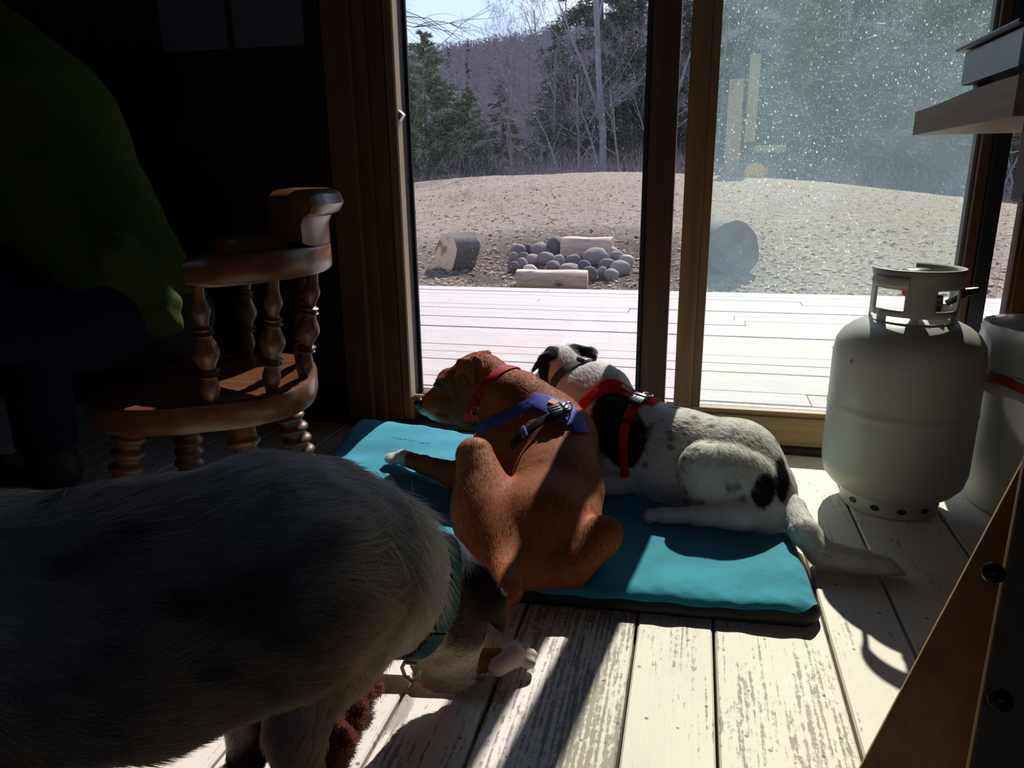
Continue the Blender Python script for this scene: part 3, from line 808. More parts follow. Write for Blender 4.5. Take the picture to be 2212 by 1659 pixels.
fir = proto('c', 4, 2.4, 1.0, .1, 2.2, 1.1, m=needle_d)
trees = [
 (pine, (-6.900, 19.000, 0.751)[0], 19.0, .72, .3, 'feathery green pine at the left edge of the yard, tallest of the left pines', None, 1),
 (pine, (-5.910, 19.500, 0.739)[0], 19.5, .46, 2.1, 'shorter light-green pine tree right beside the taller left pine', None, 1),
 (fir, (-5.210, 18.600, 0.730)[0], 18.6, .34, 1, 'low dark fir bush between the pines and the bare thicket', None, 1),
 (spruce, (-3.872, 30.000, 0.717)[0], 30, 1.0, 0, 'tall dark spruce tree behind the grey leaning trunk, centre of the view', None, 1),
 (spruce2, (-2.419, 31.000, 0.700)[0], 31, 1.0, 1.2, 'dense dark evergreen just right of the tall central spruce', None, 1),
 (spruce2, (-0.696, 31.000, 0.679)[0], 31, 1.0, 3, 'evergreen tree seen between the two door stiles', None, 1),
 (pine, (3.079, 24.000, 0.498)[0], 24, 1.1, .6, 'pale green loose evergreen behind the dusty pane, left of its middle', None, 1),
 (spruce, (1.705, 33.000, 0.465)[0], 33, 1.05, .4, 'dark spruce tree behind the dusty pane, next to the upright boards', None, 1),
 (spruce2, (5.296, 32.000, 0.431)[0], 32, 1.1, 4, 'dark evergreen tree in the middle of the dusty pane', None, 1),
 (pine, (6.074, 25.000, 0.460)[0], 25, 1.35, 5, 'tall loose green pine behind the dusty pane, right of its middle', None, 1),
 (spruce, (9.386, 31.000, 0.392)[0], 31, 1.05, 2, 'dark spruce tree at the right end of the dusty pane', None, 1),
 (spruce2, (11.469, 32.000, 0.364)[0], 32, 1.15, 2.6, 'evergreen tree beyond the right door stile', None, 1),
 (spruce2, (-13.041, 34.000, 0.831)[0], 34, .60, 2.2, 'dark evergreen top rising behind the left pines', None, .8),
 (spruce2, (-10.812, 42.000, 0.806)[0], 42, .80, 5.2, 'narrow dark evergreen standing within the bare thicket', None, .8),
 (spruce, (-5.985, 33.000, 0.744)[0], 33, .62, 1.7, 'shorter grey-green spruce tree left of the tall central one', None, 1),
]
for p, x, y, s, rz, l_, g_, sz in trees: place_conifer(p, x, y, s, rz, l_, g_, sz)
lean = proto('b', 21, 11, .5, 4, lean=(-.10, 0), m=greyt, r0=.13, kids=4)
b1 = proto('b', 22, 7, .55, 5, m=trunkm, r0=.07)
b2 = proto('b', 23, 6, .7, 5, lean=(.1, 0), m=greyt, r0=.055)
b3 = proto('b', 24, 4.2, .8, 4, m=greyt, r0=.035, kids=4)
r = place_conifer(lean, (-3.152, 26.000, 0.783)[0], 26, 1.15, .15, 'tall grey leafless tree leaning left, in front of the central spruce', None, name='bare_tree')
bl = [(b1, -3.75, 20.5), (b2, -3.0, 19.2), (b3, -3.3, 18.0), (b1, -2.5, 22), (b3, -2.3, 18.4), (b2, -4.5, 23), (b1, -5.6, 26), (b2, -1.3, 18.8), (b3, -.2, 18.2), (b1, .35, 20), (b1, -6.6, 27), (b2, -3.6, 25), (b1, -1.9, 26), (b3, -1.7, 17.8)]
rnd = random.Random(9)
for p, x, y in bl:
    place_conifer(p, x*1.38, y*1.38, rnd.uniform(1.0, 1.35), rnd.uniform(0, 6.28), 'leafless grey-brown tree in the bare thicket at the yard edge, seen through the left pane', 'bare trees through the clear pane', name='bare_tree')
for p, x, y in [(b2, 1.3, 18.5), (b3, 2.4, 17.9), (b1, 3.7, 22), (b2, 4.8, 18.6), (b3, 6.0, 17.8), (b2, 7.3, 19.5), (b1, 2.6, 21), (b1, 8.2, 20.5), (b3, 7.8, 17.8), (b2, 9.6, 21), (b3, 3.9, 18.0), (b3, 5.0, 17.6)]:
    place_conifer(p, x*1.42, y*1.42, rnd.uniform(.95, 1.3), rnd.uniform(0, 6.28), 'leafless tree at the wood edge behind the dusty right pane', 'bare trees behind the dusty pane', name='bare_tree')
# a maple off to the left whose twigs cross the sky
mb = MB(); tw = MB(); mb.tube([(-7.2, 12.5, -.4), (-7.1, 12.5, 2), (-6.8, 12.4, 4.5)], [.16, .13, .08], 8)
rr = random.Random(31)
def twig(p, d, L, rad, l):
    pts = [Vector(p)]; d = Vector(d).normalized()
    for i in range(5): d = (d+Vector((rr.gauss(0,.16), rr.gauss(0,.12), rr.gauss(-.02,.14)))).normalized(); pts.append(pts[-1]+d*L/5)
    tw.tube([tuple(x) for x in pts], [rad*(1-.7*i/5) for i in range(6)], 4, cap=False)
    if l:
        for i in range(5):
            k = rr.randint(1, 4); twig(pts[k], d+Vector((rr.gauss(0,.6), rr.gauss(0,.4), rr.gauss(0,.5))), L*.5, rad*.5, l-1)
for z0, zz in ((3.6, 3.42), (3.3, 3.32), (3.8, 3.2), (2.9, 3.0)): twig((-6.9, 12.45, z0), (2.4, 0, zz-z0), 3.1, .013, 2)
r = empty('maple_tree', (-7.2, 12.5, -.3), 'thin bare branches reaching across the sky from a tree left of the yard', 'tree')
mb.build('trunk', trunkm, r, smooth=True); tw.build('branches', simple('dark_twigs', (.12,.10,.10), .9), r)

# wooded hillside, ground and twigs coloured lighter to imitate slight distance haze
def HZ(x, y):
    t = min(max((y-40)/260, 0), 1.25); ridge = 44+(x+107)*.14 if x > -107 else 44+(x+107)*.10
    ridge = min(max(ridge, 14), 92); return -2.5+(ridge+2.5)*(t**1.25 if t <= 1 else 1-(t-1)*.5)*.97+1.5*math.sin(x*.05+y*.03)*t
V = []; Fc = []; nx, ny = 70, 50
for j in range(ny):
    y = 32+j/(ny-1)*330
    for i in range(nx): x = (i/(nx-1)*1.9-.95)*(y+60); V.append((x, y, HZ(x, y)))
for j in range(ny-1):
    for i in range(nx-1): a = j*nx+i; Fc.append((a, a+1, a+nx+1, a+nx))
link('hillside', mesh('hillside', V, Fc), simple('forest_floor', (.17,.125,.125), .95, var=.4, scale=.08), kind='structure', smooth=True)
r = np.random.default_rng(5); N = 9000
yy = 42+268*r.random(N)**.8; xx = (-.46+r.random(N)*.92)*yy*1.0-.02*yy
def sticks(xx, yy, hmin, hmax, tw_, wbase, spread, seed):
    r = np.random.default_rng(seed); out = []
    for x, y in zip(xx, yy):
        z = HZ(x, y); h = r.uniform(hmin, hmax); k = tw_; w_ = wbase*(.6+y/140)
        b = np.array([x, y, z-.5]); tp = b+np.array([r.normal()*.3, 0, h])
        out.append([b-[w_,0,0], b+[w_,0,0], tp])
        s = r.uniform(.25, .95, k); p = b+(tp-b)*s[:, None]; d = np.stack([r.normal(size=k)*spread, r.normal(size=k)*spread, r.uniform(.4, 1.1, k)], 1)*(h*.24)*(1.15-s)[:, None]
        for q, dd in zip(p, d): out.append([q-[0,0,w_*1.2], q+[w_*.7,0,w_*1.2], q+dd])
    return np.array(out).reshape(-1, 3)
def tri_obj(name, V, m, **kw):
    me = bpy.data.meshes.new(name); n = len(V); me.vertices.add(n); me.vertices.foreach_set('co', V.astype(np.float32).ravel())
    me.loops.add(n); me.loops.foreach_set('vertex_index', np.arange(n, dtype=np.int32))
    me.polygons.add(n//3); me.polygons.foreach_set('loop_start', np.arange(0, n, 3, dtype=np.int32)); me.update(calc_edges=True)
    return link(name, me, m, **kw)
tri_obj('hillside_trees', sticks(xx, yy, 7, 11, 16, .05, .8, 3), simple('hill_twigs', (.25,.20,.215), .95, var=.3, scale=.05),
        label='purple-grey leafless forest covering the distant hillside', cat='forest', kind='stuff')
yy = 50+230*r.random(150); xx = (-.42+.86*r.random(150))*yy; cv = []
for x, y in zip(xx, yy):
    z = HZ(x, y); h = r.uniform(6, 11)
    for k in range(46):
        t = r.random(); a = r.uniform(0, 6.28); L = (1-t)*h*.2+.15; b = np.array([x, y, z+h*(.08+.92*t)]); d = np.array([math.cos(a), math.sin(a), -.25])*L
        cv.append([b-[0,0,.22], b+[0,0,.22], b+d])
tri_obj('hillside_conifers', np.array(cv).reshape(-1, 3), simple('hill_conifer', (.05,.065,.055), .9, var=.3, scale=.1),
        label='small dark evergreens scattered among the bare hillside forest', cat='trees', kind='stuff')
# low brush along the wood edge
V = []
r = np.random.default_rng(15)
for i in range(760):
    y = r.uniform(17.2, 32); x = r.uniform(-.42, .50)*y; z = GZ(x, y)
    for k in range(22):
        b = np.array([x+r.normal()*.12, y+r.normal()*.12, z-.05]); d = np.array([r.normal()*.35, r.normal()*.35, r.uniform(.15, .9)]); t = b+d+r.normal(size=3)*.05; m_ = b+d*.55
        V += [[b-[.005,0,0], b+[.005,0,0], m_], [m_-[.003,0,0], m_+[.003,0,0], t]]
tri_obj('brush', np.array(V).reshape(-1, 3), twigm, label='tangled leafless brush along the edge of the woods', cat='brush', kind='stuff')

# boards and log standing in for pale and orange shapes in the dusty pane
pale = wood('pale_boards', (.24,.175,.10), (.36,.27,.17), 2, .8, .4)
def upright(p, wd, dp, z1, label):
    x, y, z = p; return MB().box(x-wd/2, x+wd/2, y-dp/2, y+dp/2, z-.1, z1, .01).build('post_stand_in', pale, label=label, cat='post')
upright((0.673, 17.200, 0.619), .30, .12, (0.656, 17.200, 2.597)[2], 'shorter pale board standing in for an upright shape in the dusty pane, left of two')
upright((1.075, 18.200, 1.494), .22, .12, (1.048, 18.200, 3.214)[2], 'taller pale board standing in for an upright shape in the dusty pane, right of two')
a = (1.153, 17.500, 1.135); b_ = (1.797, 17.500, 1.274)
mb = MB(); mb.box(a[0], b_[0], a[1], a[1]+.16, a[2], b_[2], .02); mb.m = 1; mb.box(a[0]+.25, a[0]+.31, a[1]+.04, a[1]+.10, a[2]-1.1, a[2]+.02)
mb.build('board_stand_in', [pale, trunkm], label='short pale board standing in for a level shape right of the upright boards', cat='bench')
a = (1.141, 17.000, 0.708)
log('round_stand_in', (a[0], a[1]-.1, a[2]), (a[0]+.1, a[1]+.4, a[2]), .205, seed=17, bark=simple('orange_bark', (.30,.17,.07), .9), endm=simple('orange_wood', (.55,.32,.11), .8, var=.3, scale=4), label='orange-brown log standing in for a round shape below the pale upright boards')
# ------------------------------------------------------------------ propane cylinder
def tank_mat():
    b = NB('tank_paint'); v = b.coord(); n = b.noise(v, 6, 4)
    c = b.mix(n, (.43,.425,.385), (.53,.52,.475))
    sp = b.voro(b.coord(scale=(1,1,.7)), 13); c = b.mix(b.ramp(b.math('ADD', sp, b.math('MULTIPLY', b.noise(v, 40, 3), .12)), [(.10, .85), (.125, 0.)]), c, (.12,.09,.07))
    return b.done(b.prin(c, .38, 0, b.bump(n, .05, .002), .5))
tm = tank_mat()
TX, TY = .419, 1.560
t = empty('propane_tank', (TX, TY, 0), 'light grey steel propane cylinder standing on the floor before the right glass door', 'gas cylinder')
prof = [(.030, .086), (.034, .098), (.045, .116), (.062, .130), (.085, .1355), (.095, .1358), (.188, .1358), (.196, .1357), (.199, .1368), (.207, .1368), (.210, .1357), (.220, .1358), (.292, .1358), (.305, .1355), (.328, .132), (.346, .121), (.360, .103), (.371, .080), (.379, .055), (.383, .02)]
MB().lathe(prof, (TX, TY, 0), n=72).build('cylinder_body', tm, t, smooth=True)
mb = MB(); mb.lathe([(0, .088), (.002, .093), (.036, .090), (.036, .086), (.002, .088), (0, .088)], (TX, TY, 0), n=60, cap=False)
mb.build('foot_ring', tm, t, smooth=True)
for a in (-148, -118, -88, -58, -28):
    g = math.radians(a); c = Vector((TX+math.cos(g)*.0918, TY+math.sin(g)*.0918, .018)); nrm = Vector((math.cos(g), math.sin(g), 0)); tg = Vector((-math.sin(g), math.cos(g), 0))
    MB().prism([tuple(c+tg*.0085*math.cos(k*PI/6)+Vector((0,0,.0055))*math.sin(k*PI/6)) for k in range(12)], tuple(nrm*.0012)).build('drain_hole_shade', M['black'], t)  # dark disc imitating the shade inside an open drain hole
# collar: rolled sheet with hand holes, open towards the back
mb = MB(); R0 = .076; AZ = [-205+k*4 for k in range(72)]
Zs = [.358, .374, .384, .396, .4025, .412, .424, .4335, .439, .453, .468]
def hole(a, z):
    for (a0, a1, z0, z1) in ((-165, -115, .394, .436), (-79, -37, .394, .436), (14, 52, .394, .436), (-140, -106, .366, .380), (-96, -50, .366, .380), (-20, 20, .366, .380), (-190, -156, .366, .380)):
        if a0 < a < a1 and z0 < z < z1: return True
    return False
nz_ = len(Zs); V = []
for a in AZ:
    g = math.radians(a)
    for z in Zs:
        rr_ = R0+(.004*((z-.453)/.015) if z > .453 else 0)
        V.append((TX+math.cos(g)*rr_, TY+math.sin(g)*rr_, z-.012*max(0, (z-.40)/.055)*math.cos(g-math.radians(35))*0))
Fc = []
for i in range(len(AZ)-1):
    for j in range(nz_-1):
        if not hole((AZ[i]+AZ[i+1])/2, (Zs[j]+Zs[j+1])/2): Fc.append((i*nz_+j, (i+1)*nz_+j, (i+1)*nz_+j+1, i*nz_+j+1))
mb.add(V, Fc); cl_ = mb.build('valve_collar', tm, t, smooth=True, recalc=False)
md = cl_.modifiers.new('thickness', 'SOLIDIFY'); md.thickness = .003; md.offset = 0
# rolled grip over the left hand hole
pts = [(TX+math.cos(math.radians(a))*(R0+.002), TY+math.sin(math.radians(a))*(R0+.002), .447) for a in range(-168, -110, 5)]
MB().tube(pts, .0085, 8, sq=1.2).build('grip', tm, t, smooth=True)
brass = simple('brass', (.45,.32,.14), .35, metal=.9)
vl = MB().lathe([(0, .016), (.02, .016), (.022, .011), (.05, .011), (.052, .014), (.066, .014)], (TX, TY, .380), n=16).build('valve', brass, t, smooth=True)
g = math.radians(-12)
MB().lathe([(0, .012), (.02, .012), (.022, .018), (.045, .018), (.047, .014)], (TX, TY, .405), (TX+math.cos(g), TY+math.sin(g), .40), n=16).build('outlet_nut', M['black'], vl, smooth=True)
MB().tube([(TX+.05, TY-.02, .405), (TX+.080, TY-.03, .428), (TX+.098, TY-.028, .432)], [.006, .008, .005], 8).build('outlet_plug', M['black'], vl, smooth=True)
mb = MB(); pr = [(0, .012), (.001, .024), (.012, .026), (.015, .022), (.016, .004)]
mb.lathe(pr, (TX-.003, TY, .450), n=18); mb.build('valve_knob', simple('knob_blue_black', (.03,.035,.05), .3, spec=.6), vl, smooth=True)
c = Vector((0.389, 1.525, 0.425))
MB().lathe([(0, .006), (.018, .006), (.02, .0075), (.027, .0075), (.029, .005)], tuple(c+Vector((.022, .026, .001))), tuple(c), n=14).build('relief_cap', simple('red_cap', (.62,.05,.03), .4), vl, smooth=True)
MB().tube([tuple(c+Vector((.012, .014, .0))), (TX, TY, c.z)], .008, 10).build('relief_valve', brass, vl, smooth=True)

t.scale = (1, 1, 1.042)
# ------------------------------------------------------------------ waste bin with a tied liner
BX, BY = .728, 1.60
t = empty('trash_can', (BX, BY, 0), 'white plastic trash can with bag liner and red drawstring, beside the gas cylinder', 'trash can')
def plastic(name, col, tr, rough=.45):
    b = NB(name); v = b.coord(); n = b.noise(v, 5, 3); c = b.mix(n, tuple(x*.92 for x in col), col)
    p = b.prin(c, rough, 0, None, .4); q = b.n('ShaderNodeBsdfTranslucent'); b.setin(q, 0, c)
    m_ = b.n('ShaderNodeMixShader'); m_.inputs[0].default_value = tr; b.l(p, m_.inputs[1]); b.l(q.outputs[0], m_.inputs[2]); return b.done(m_.outputs[0])
MB().lathe([(0, .138), (.006, .145), (.25, .151), (.38, .154), (.385, .158), (.392, .156), (.38, .151), (.25, .148), (.012, .140), (.010, .0)], (BX, BY, 0), n=56, cap=True).build('bin_body', plastic('white_plastic', (.74,.735,.70), .25), t, smooth=True)
rr = random.Random(2); V = []; Fc = []; nA, nZ = 120, 16
prof = [(.27, .148), (.33, .150), (.385, .150), (.398, .154), (.399, .160), (.388, .165), (.36, .163), (.33, .162), (.30, .161), (.285, .163), (.272, .160), (.262, .161), (.252, .166), (.243, .170)]
for i in range(nA):
    g = 2*PI*i/nA
    for j, (z, q) in enumerate(prof):
        wv = (.0022*math.sin(g*9+z*60)+.0018*math.sin(g*17-z*90)+.0012*math.sin(g*31+z*150)) if j > 3 else .001*math.sin(g*13)
        zz = z+(.022*math.cos(g-PI)+.008*math.sin(g*2+1)+.004*math.sin(g*7)) * (1 if j > 8 else .25 if j > 3 else .0)
        V.append((BX+math.cos(g)*(q+wv), BY+math.sin(g)*(q+wv), zz))
m_ = len(prof)
for i in range(nA):
    for j in range(m_-1): Fc.append((i*m_+j, ((i+1) % nA)*m_+j, ((i+1) % nA)*m_+j+1, i*m_+j+1))
bg_ = MB().add(V, Fc).build('bin_liner', plastic('bag_film', (.66,.67,.68), .35, .3), t, smooth=True)
V = []; Fc = []; K = 6
for i in range(nA):
    g = 2*PI*i/nA; zc = .271+.022*math.cos(g-PI)+.008*math.sin(g*2+1)+.004*math.sin(g*7)
    for k in range(K):
        a = 2*PI*k/K; q = .1655+.0022*math.sin(g*9)+.0016*math.cos(a); V.append((BX+math.cos(g)*q, BY+math.sin(g)*q, zc+.010*math.sin(a)+.003*math.sin(g*11)))
for i in range(nA):
    for k in range(K): Fc.append((i*K+k, ((i+1) % nA)*K+k, ((i+1) % nA)*K+(k+1) % K, i*K+(k+1) % K))
MB().add(V, Fc).build('drawstring', plastic('red_film', (.55,.06,.06), .25, .35), bg_, smooth=True)

t.scale = (1, 1, .93)
# ------------------------------------------------------------------ table at the right edge
t = empty('wooden_table', (.7, 1.1, 0), 'rough pine table at the right edge with a bolted slanting leg in the foreground', 'table')
mb = MB(); mb.prism([(.318, .925, .717), (.318, 1.313, .717), (.318, 1.313, .751), (.318, 1.22, .752), (.318, 1.05, .758), (.318, .925, .758)], (1.1, 0, 0)); mb.build('tabletop', M['tabletop'], t)
mb = MB(); mb.box(.345, .72, .935, .972, .628, .716, .003); mb.build('apron', M['stain'], t)
A = Vector((.165, .673, 0)); B = Vector((.604, 1.144, .716)); a = (B-A).normalized(); n = Vector((-.35, -.85, .25)); n = (n-a*n.dot(a)).normalized(); w_ = n.cross(a); w_ = w_ if w_.x > 0 else -w_
L = (B-A).length
mb = MB(); mb.obox(tuple((A+B)/2+w_*.058-n*.02), tuple(a*(L/2)), tuple(w_*.058), tuple(n*.02), bev=.003)
leg = mb.build('leg', M['board'], t)
A2 = Vector((0.263, 0.619, 0.150)); B2 = Vector((0.330, 0.781, 0.338)); a2 = (B2-A2).normalized(); A2 = A2-a2*(A2.z/a2.z); L2 = .712/a2.z; B2 = A2+a2*L2
n2 = Vector((-.25, -.95, .1)); n2 = (n2-a2*n2.dot(a2)).normalized(); w2 = n2.cross(a2); w2 = w2 if w2.x > 0 else -w2
leg2 = MB().obox(tuple((A2+B2)/2+w2*.045-n2*.018), tuple(a2*(L2/2)), tuple(w2*.045), tuple(n2*.007), bev=.003).build('leg', M['board'], t)
MB().box(1.2, 1.29, 1.0, 1.09, 0, .717, .004).build('leg', M['board'], t)
for s in (0, 1):
    p = Vector((0.297, 0.718, 0.299)) if s == 0 else Vector((0.291, 0.651, 0.202))
    # slide the bolt onto the face of the second leg
    dd = (p-(A2+w2*.045)).dot(n2); p = p-n2*dd
    MB().lathe([(0, .0105), (.003, .0105), (.0065, .007), (.008, .002)], tuple(p), tuple(p+n2), n=16).build('bolt_head', M['black'], leg2, smooth=True)
st = empty('camp_stove', (.47, 1.06, .757), 'grey metal camp stove with thin black lid standing on the pine table', 'stove')
gm = simple('brushed_grey_steel', (.34,.36,.38), .38, metal=.55, scale=40, var=.1)
MB().box(.331, .62, .968, 1.158, .771, .812, .002).build('stove_case', gm, st)
MB().box(.322, .63, .960, 1.168, .8135, .8185, .002).build('lid', simple('blue_black_enamel', (.012,.016,.024), .35, spec=.35), st)
MB().box(.40, .6, .955, .968, .775, .808, .002).build('front_panel', simple('copper_brown', (.16,.07,.03), .4), st)
for (x, y) in ((.345, 1.145), (.345, .985), (.60, 1.145), (.60, .985)): MB().box(x, x+.018, y-.009, y+.009, .7585, .771, .001).build('foot', M['black'], st)
MB().lathe([(0, .05), (.002, .055), (.05, .055), (.05, .051), (.006, .05), (.005, .0)], (.405, 1.0, .8188), n=28).build('cooking_pot', M['black'], smooth=True, label='small black pot standing on the camp stove lid at the right edge', cat='pot')

# ------------------------------------------------------------------ captain's chair
CX_, CY_ = -.832, 1.105; BK = 25     # direction of the back, degrees
t = empty('captains_chair', (CX_, CY_, 0), 'varnished brown wooden captain chair with turned spindles, left of the doors', 'chair')
def pol(r, a, z): g = math.radians(a); return Vector((CX_+math.cos(g)*r, CY_+math.sin(g)*r, z))
V = []; Fc = []; nA = 64
def seat_r(a):
    q = math.radians(a-BK); c, s = abs(math.cos(q)), abs(math.sin(q)); p = 2.6; return .187/((c**p+s**p)**(1/p))*(1.02 if math.cos(q) < 0 else 1)
rings = [(0, .313), (.3, .312), (.6, .315), (.85, .322), (.96, .326), (.99, .324), (1.0, .319), (1.0, .290), (.985, .281), (.9, .277), (.5, .277)]
for f_, z in rings:
    for k in range(nA):
        a = 360*k/nA; V.append(pol(max(seat_r(a)*f_, .001*k/nA), a, z))
for j in range(len(rings)-1):
    for k in range(nA): Fc.append((j*nA+k, j*nA+(k+1) % nA, (j+1)*nA+(k+1) % nA, (j+1)*nA+k))
Fc.append(tuple((len(rings)-1)*nA+k for k in range(nA)))
MB().add(V, Fc).build('seat', M['chair'], t, smooth=True)
def sweep(prof, a0, a1, taper=0, n=48, rshift=0):
    V = []; Fc = []; m = len(prof); cr_ = sum(p[0] for p in prof)/m; cz_ = sum(p[1] for p in prof)/m
    for i in range(n+1):
        s = i/n; a = a0+(a1-a0)*s; e = min(s, 1-s)*(abs(a1-a0)); f = 1-taper*max(0, 1-e/10)**2
        for (q, z) in prof: V.append(pol(cr_+(q-cr_)*f+rshift*max(0, 1-e/25), a, cz_+(z-cz_)*f))
    for i in range(n):
        for j in range(m): Fc.append((i*m+j, i*m+(j+1) % m, (i+1)*m+(j+1) % m, (i+1)*m+j))
    Fc += [tuple(range(m-1, -1, -1)), tuple(n*m+j for j in range(m))]
    return MB().add(V, Fc)
bow = [(.178, .517), (.182, .512), (.226, .512), (.230, .517), (.230, .552), (.226, .557), (.182, .557), (.178, .552)]
sweep(bow, -57, 114, .25, 60).build('arm_bow', M['chair'], t, smooth=True)
crest = [(.190, .5575), (.2295, .5575), (.2295, .590), (.236, .604), (.250, .610), (.258, .624), (.252, .640), (.236, .648), (.208, .646), (.192, .634), (.188, .600)]
sweep(crest, -8, 80, .15, 50).build('crest_rail', M['chair'], t, smooth=True)
def turned(L, rmax, kind):
    P = []; N_ = 110
    for i in range(N_+1):
        s = i/N_
        if kind == 'spindle':
            r_ = .42+.30*math.sin(PI*min(1, s/.30))**2*(s < .30)+.58*math.exp(-((s-.46)/.11)**2)+.30*math.exp(-((s-.80)/.07)**2)
            for c_ in (.27, .31, .62, .66): r_ += .34*math.exp(-((s-c_)/.013)**2)
            r_ *= .72
        else:
            r_ = .80+.10*math.sin(s*PI)
            if .12 < s < .80: r_ += .17*math.sin((s-.12)/.68*PI*2*7.5)
            if s >= .80: r_ *= 1-(s-.80)*1.2
        P.append((s*L, rmax*max(r_, .22)))
    return P
for a in (-53, -20, 12, 52, 100):
    p0 = pol(.170, a, .320); p1 = pol(.205, a, .514); L = (p1-p0).length
    MB().lathe(turned(L, .029, 'spindle'), tuple(p0), tuple(p1), n=18).build('spindle', M['chair_turn'], t, smooth=True)
for a in (-36, 58, 146, 232):
    p0 = pol(.135, a, .281); p1 = pol(.190, a, 0.0); L = (p1-p0).length
    MB().lathe(turned(L-.002, .027, 'leg'), tuple(p0), tuple(p1), n=20).build('leg', M['chair_turn'], t, smooth=True)

# ------------------------------------------------------------------ dog mat
MX, MY, RA = .214, 1.050, math.radians(3.6); ML, MW = 1.0, .70
def mpt(u, v, z): return (MX-math.cos(RA)*u-math.sin(RA)*v, MY-math.sin(RA)*u+math.cos(RA)*v, z)
def mz(u, v):
    s = .034+.003*math.sin(u*9+1)*math.sin(v*11)+.0016*math.sin(u*31+v*12)+.001*math.sin(v*67+u*23)+.0012*math.sin(u*14-v*42)
    s += .032*math.exp(-(((u-.97)/.16)**2+((v-.66)/.13)**2))      # corner pushed up against the door frame
    e = min(u, ML-u, v, MW-v); k = min(1, max(0, e/.028)); s -= .012*(1-math.sqrt(max(0, 1-(1-k)**2)))
    return s+(.0012*math.sin(u*150)*math.sin(v*170)+.0014*math.sin(u*83+2))*max(0, 1-e/.05)
t = empty('dog_mat', (MX-.5, MY+.33, 0), 'teal cushioned dog mat with black sides on the floor in front of the doors', 'mat')
nu, nv = 170, 120; V = []; Fc = []
for j in range(nv+1):
    for i in range(nu+1):
        u = ML*i/nu; v = MW*j/nv
        cx_ = min(u, ML-u); cy__ = min(v, MW-v); R = .035
        if cx_ < R and cy__ < R:
            d = math.hypot(R-cx_, R-cy__)
            if d > 1e-6:
                k = max(R-cx_, R-cy__)/d; su = 1 if u < ML/2 else -1; sv = 1 if v < MW/2 else -1
                u = (0 if su > 0 else ML)+su*(R-(R-cx_)*k); v = (0 if sv > 0 else MW)+sv*(R-(R-cy__)*k)
        V.append(mpt(u, v, mz(u, v)))
for j in range(nv):
    for i in range(nu): a = j*(nu+1)+i; Fc.append((a, a+1, a+nu+2, a+nu+1))
def teal():
    b = NB('teal_microsuede'); v = b.coord(); n = b.noise(v, 7, 6, .65, .4); f = b.noise(v, 260, 3)
    c = b.mix(b.ramp(n, [(.35, 0.), (.65, 1.)]), (.008,.225,.33), (.016,.32,.46)); c = b.mix(b.math('MULTIPLY', f, .25), c, (.05,.47,.54))
    return b.done(b.prin(c, .8, 0, b.bump(b.math('ADD', n, b.math('MULTIPLY', f, .3)), .35, .004), .15, Sheen_Weight=.25, Sheen_Roughness=.5))
MB().add(V, Fc).build('mat_top', teal(), t, smooth=True, recalc=False)
# side band: black, bulging a little
per = []
for i in range(nu+1): per.append(V[i])
for j in range(1, nv+1): per.append(V[j*(nu+1)+nu])
for i in range(nu-1, -1, -1): per.append(V[nv*(nu+1)+i])
for j in range(nv-1, 0, -1): per.append(V[j*(nu+1)])
c0 = Vector(mpt(ML/2, MW/2, 0)); SV = []; SF = []; n = len(per); lv = [(1.0, 0), (.80, .004), (.5, .0075), (.25, .006), (.03, .001)]
for p in per:
    o = (Vector((p[0], p[1], 0))-c0).normalized()
    for f_, q in lv: SV.append((p[0]+o.x*q, p[1]+o.y*q, p[2]*f_ if f_ < 1 else p[2]))
m_ = len(lv)
for i in range(n):
    for j in range(m_-1): SF.append((i*m_+j, i*m_+j+1, ((i+1) % n)*m_+j+1, ((i+1) % n)*m_+j))
SF.append(tuple(i*m_+m_-1 for i in range(n)))
MB().add(SV, SF).build('mat_side', simple('black_nylon', (.005,.0055,.007), .6, scale=90), t, smooth=True)
rr = random.Random(6); mb = MB()
for k in range(22):
    u = .875-k*.0042; v = .585+.002*math.sin(k); z = mz(u, v)+.0005; h = rr.uniform(.004, .009)
    mb.tube([mpt(u, v, z), mpt(u-rr.uniform(-.002, .004), v+h, z+.0004)], .0006, 4)
mb.build('stitching', simple('stitch', (.02,.16,.22), .6), t)

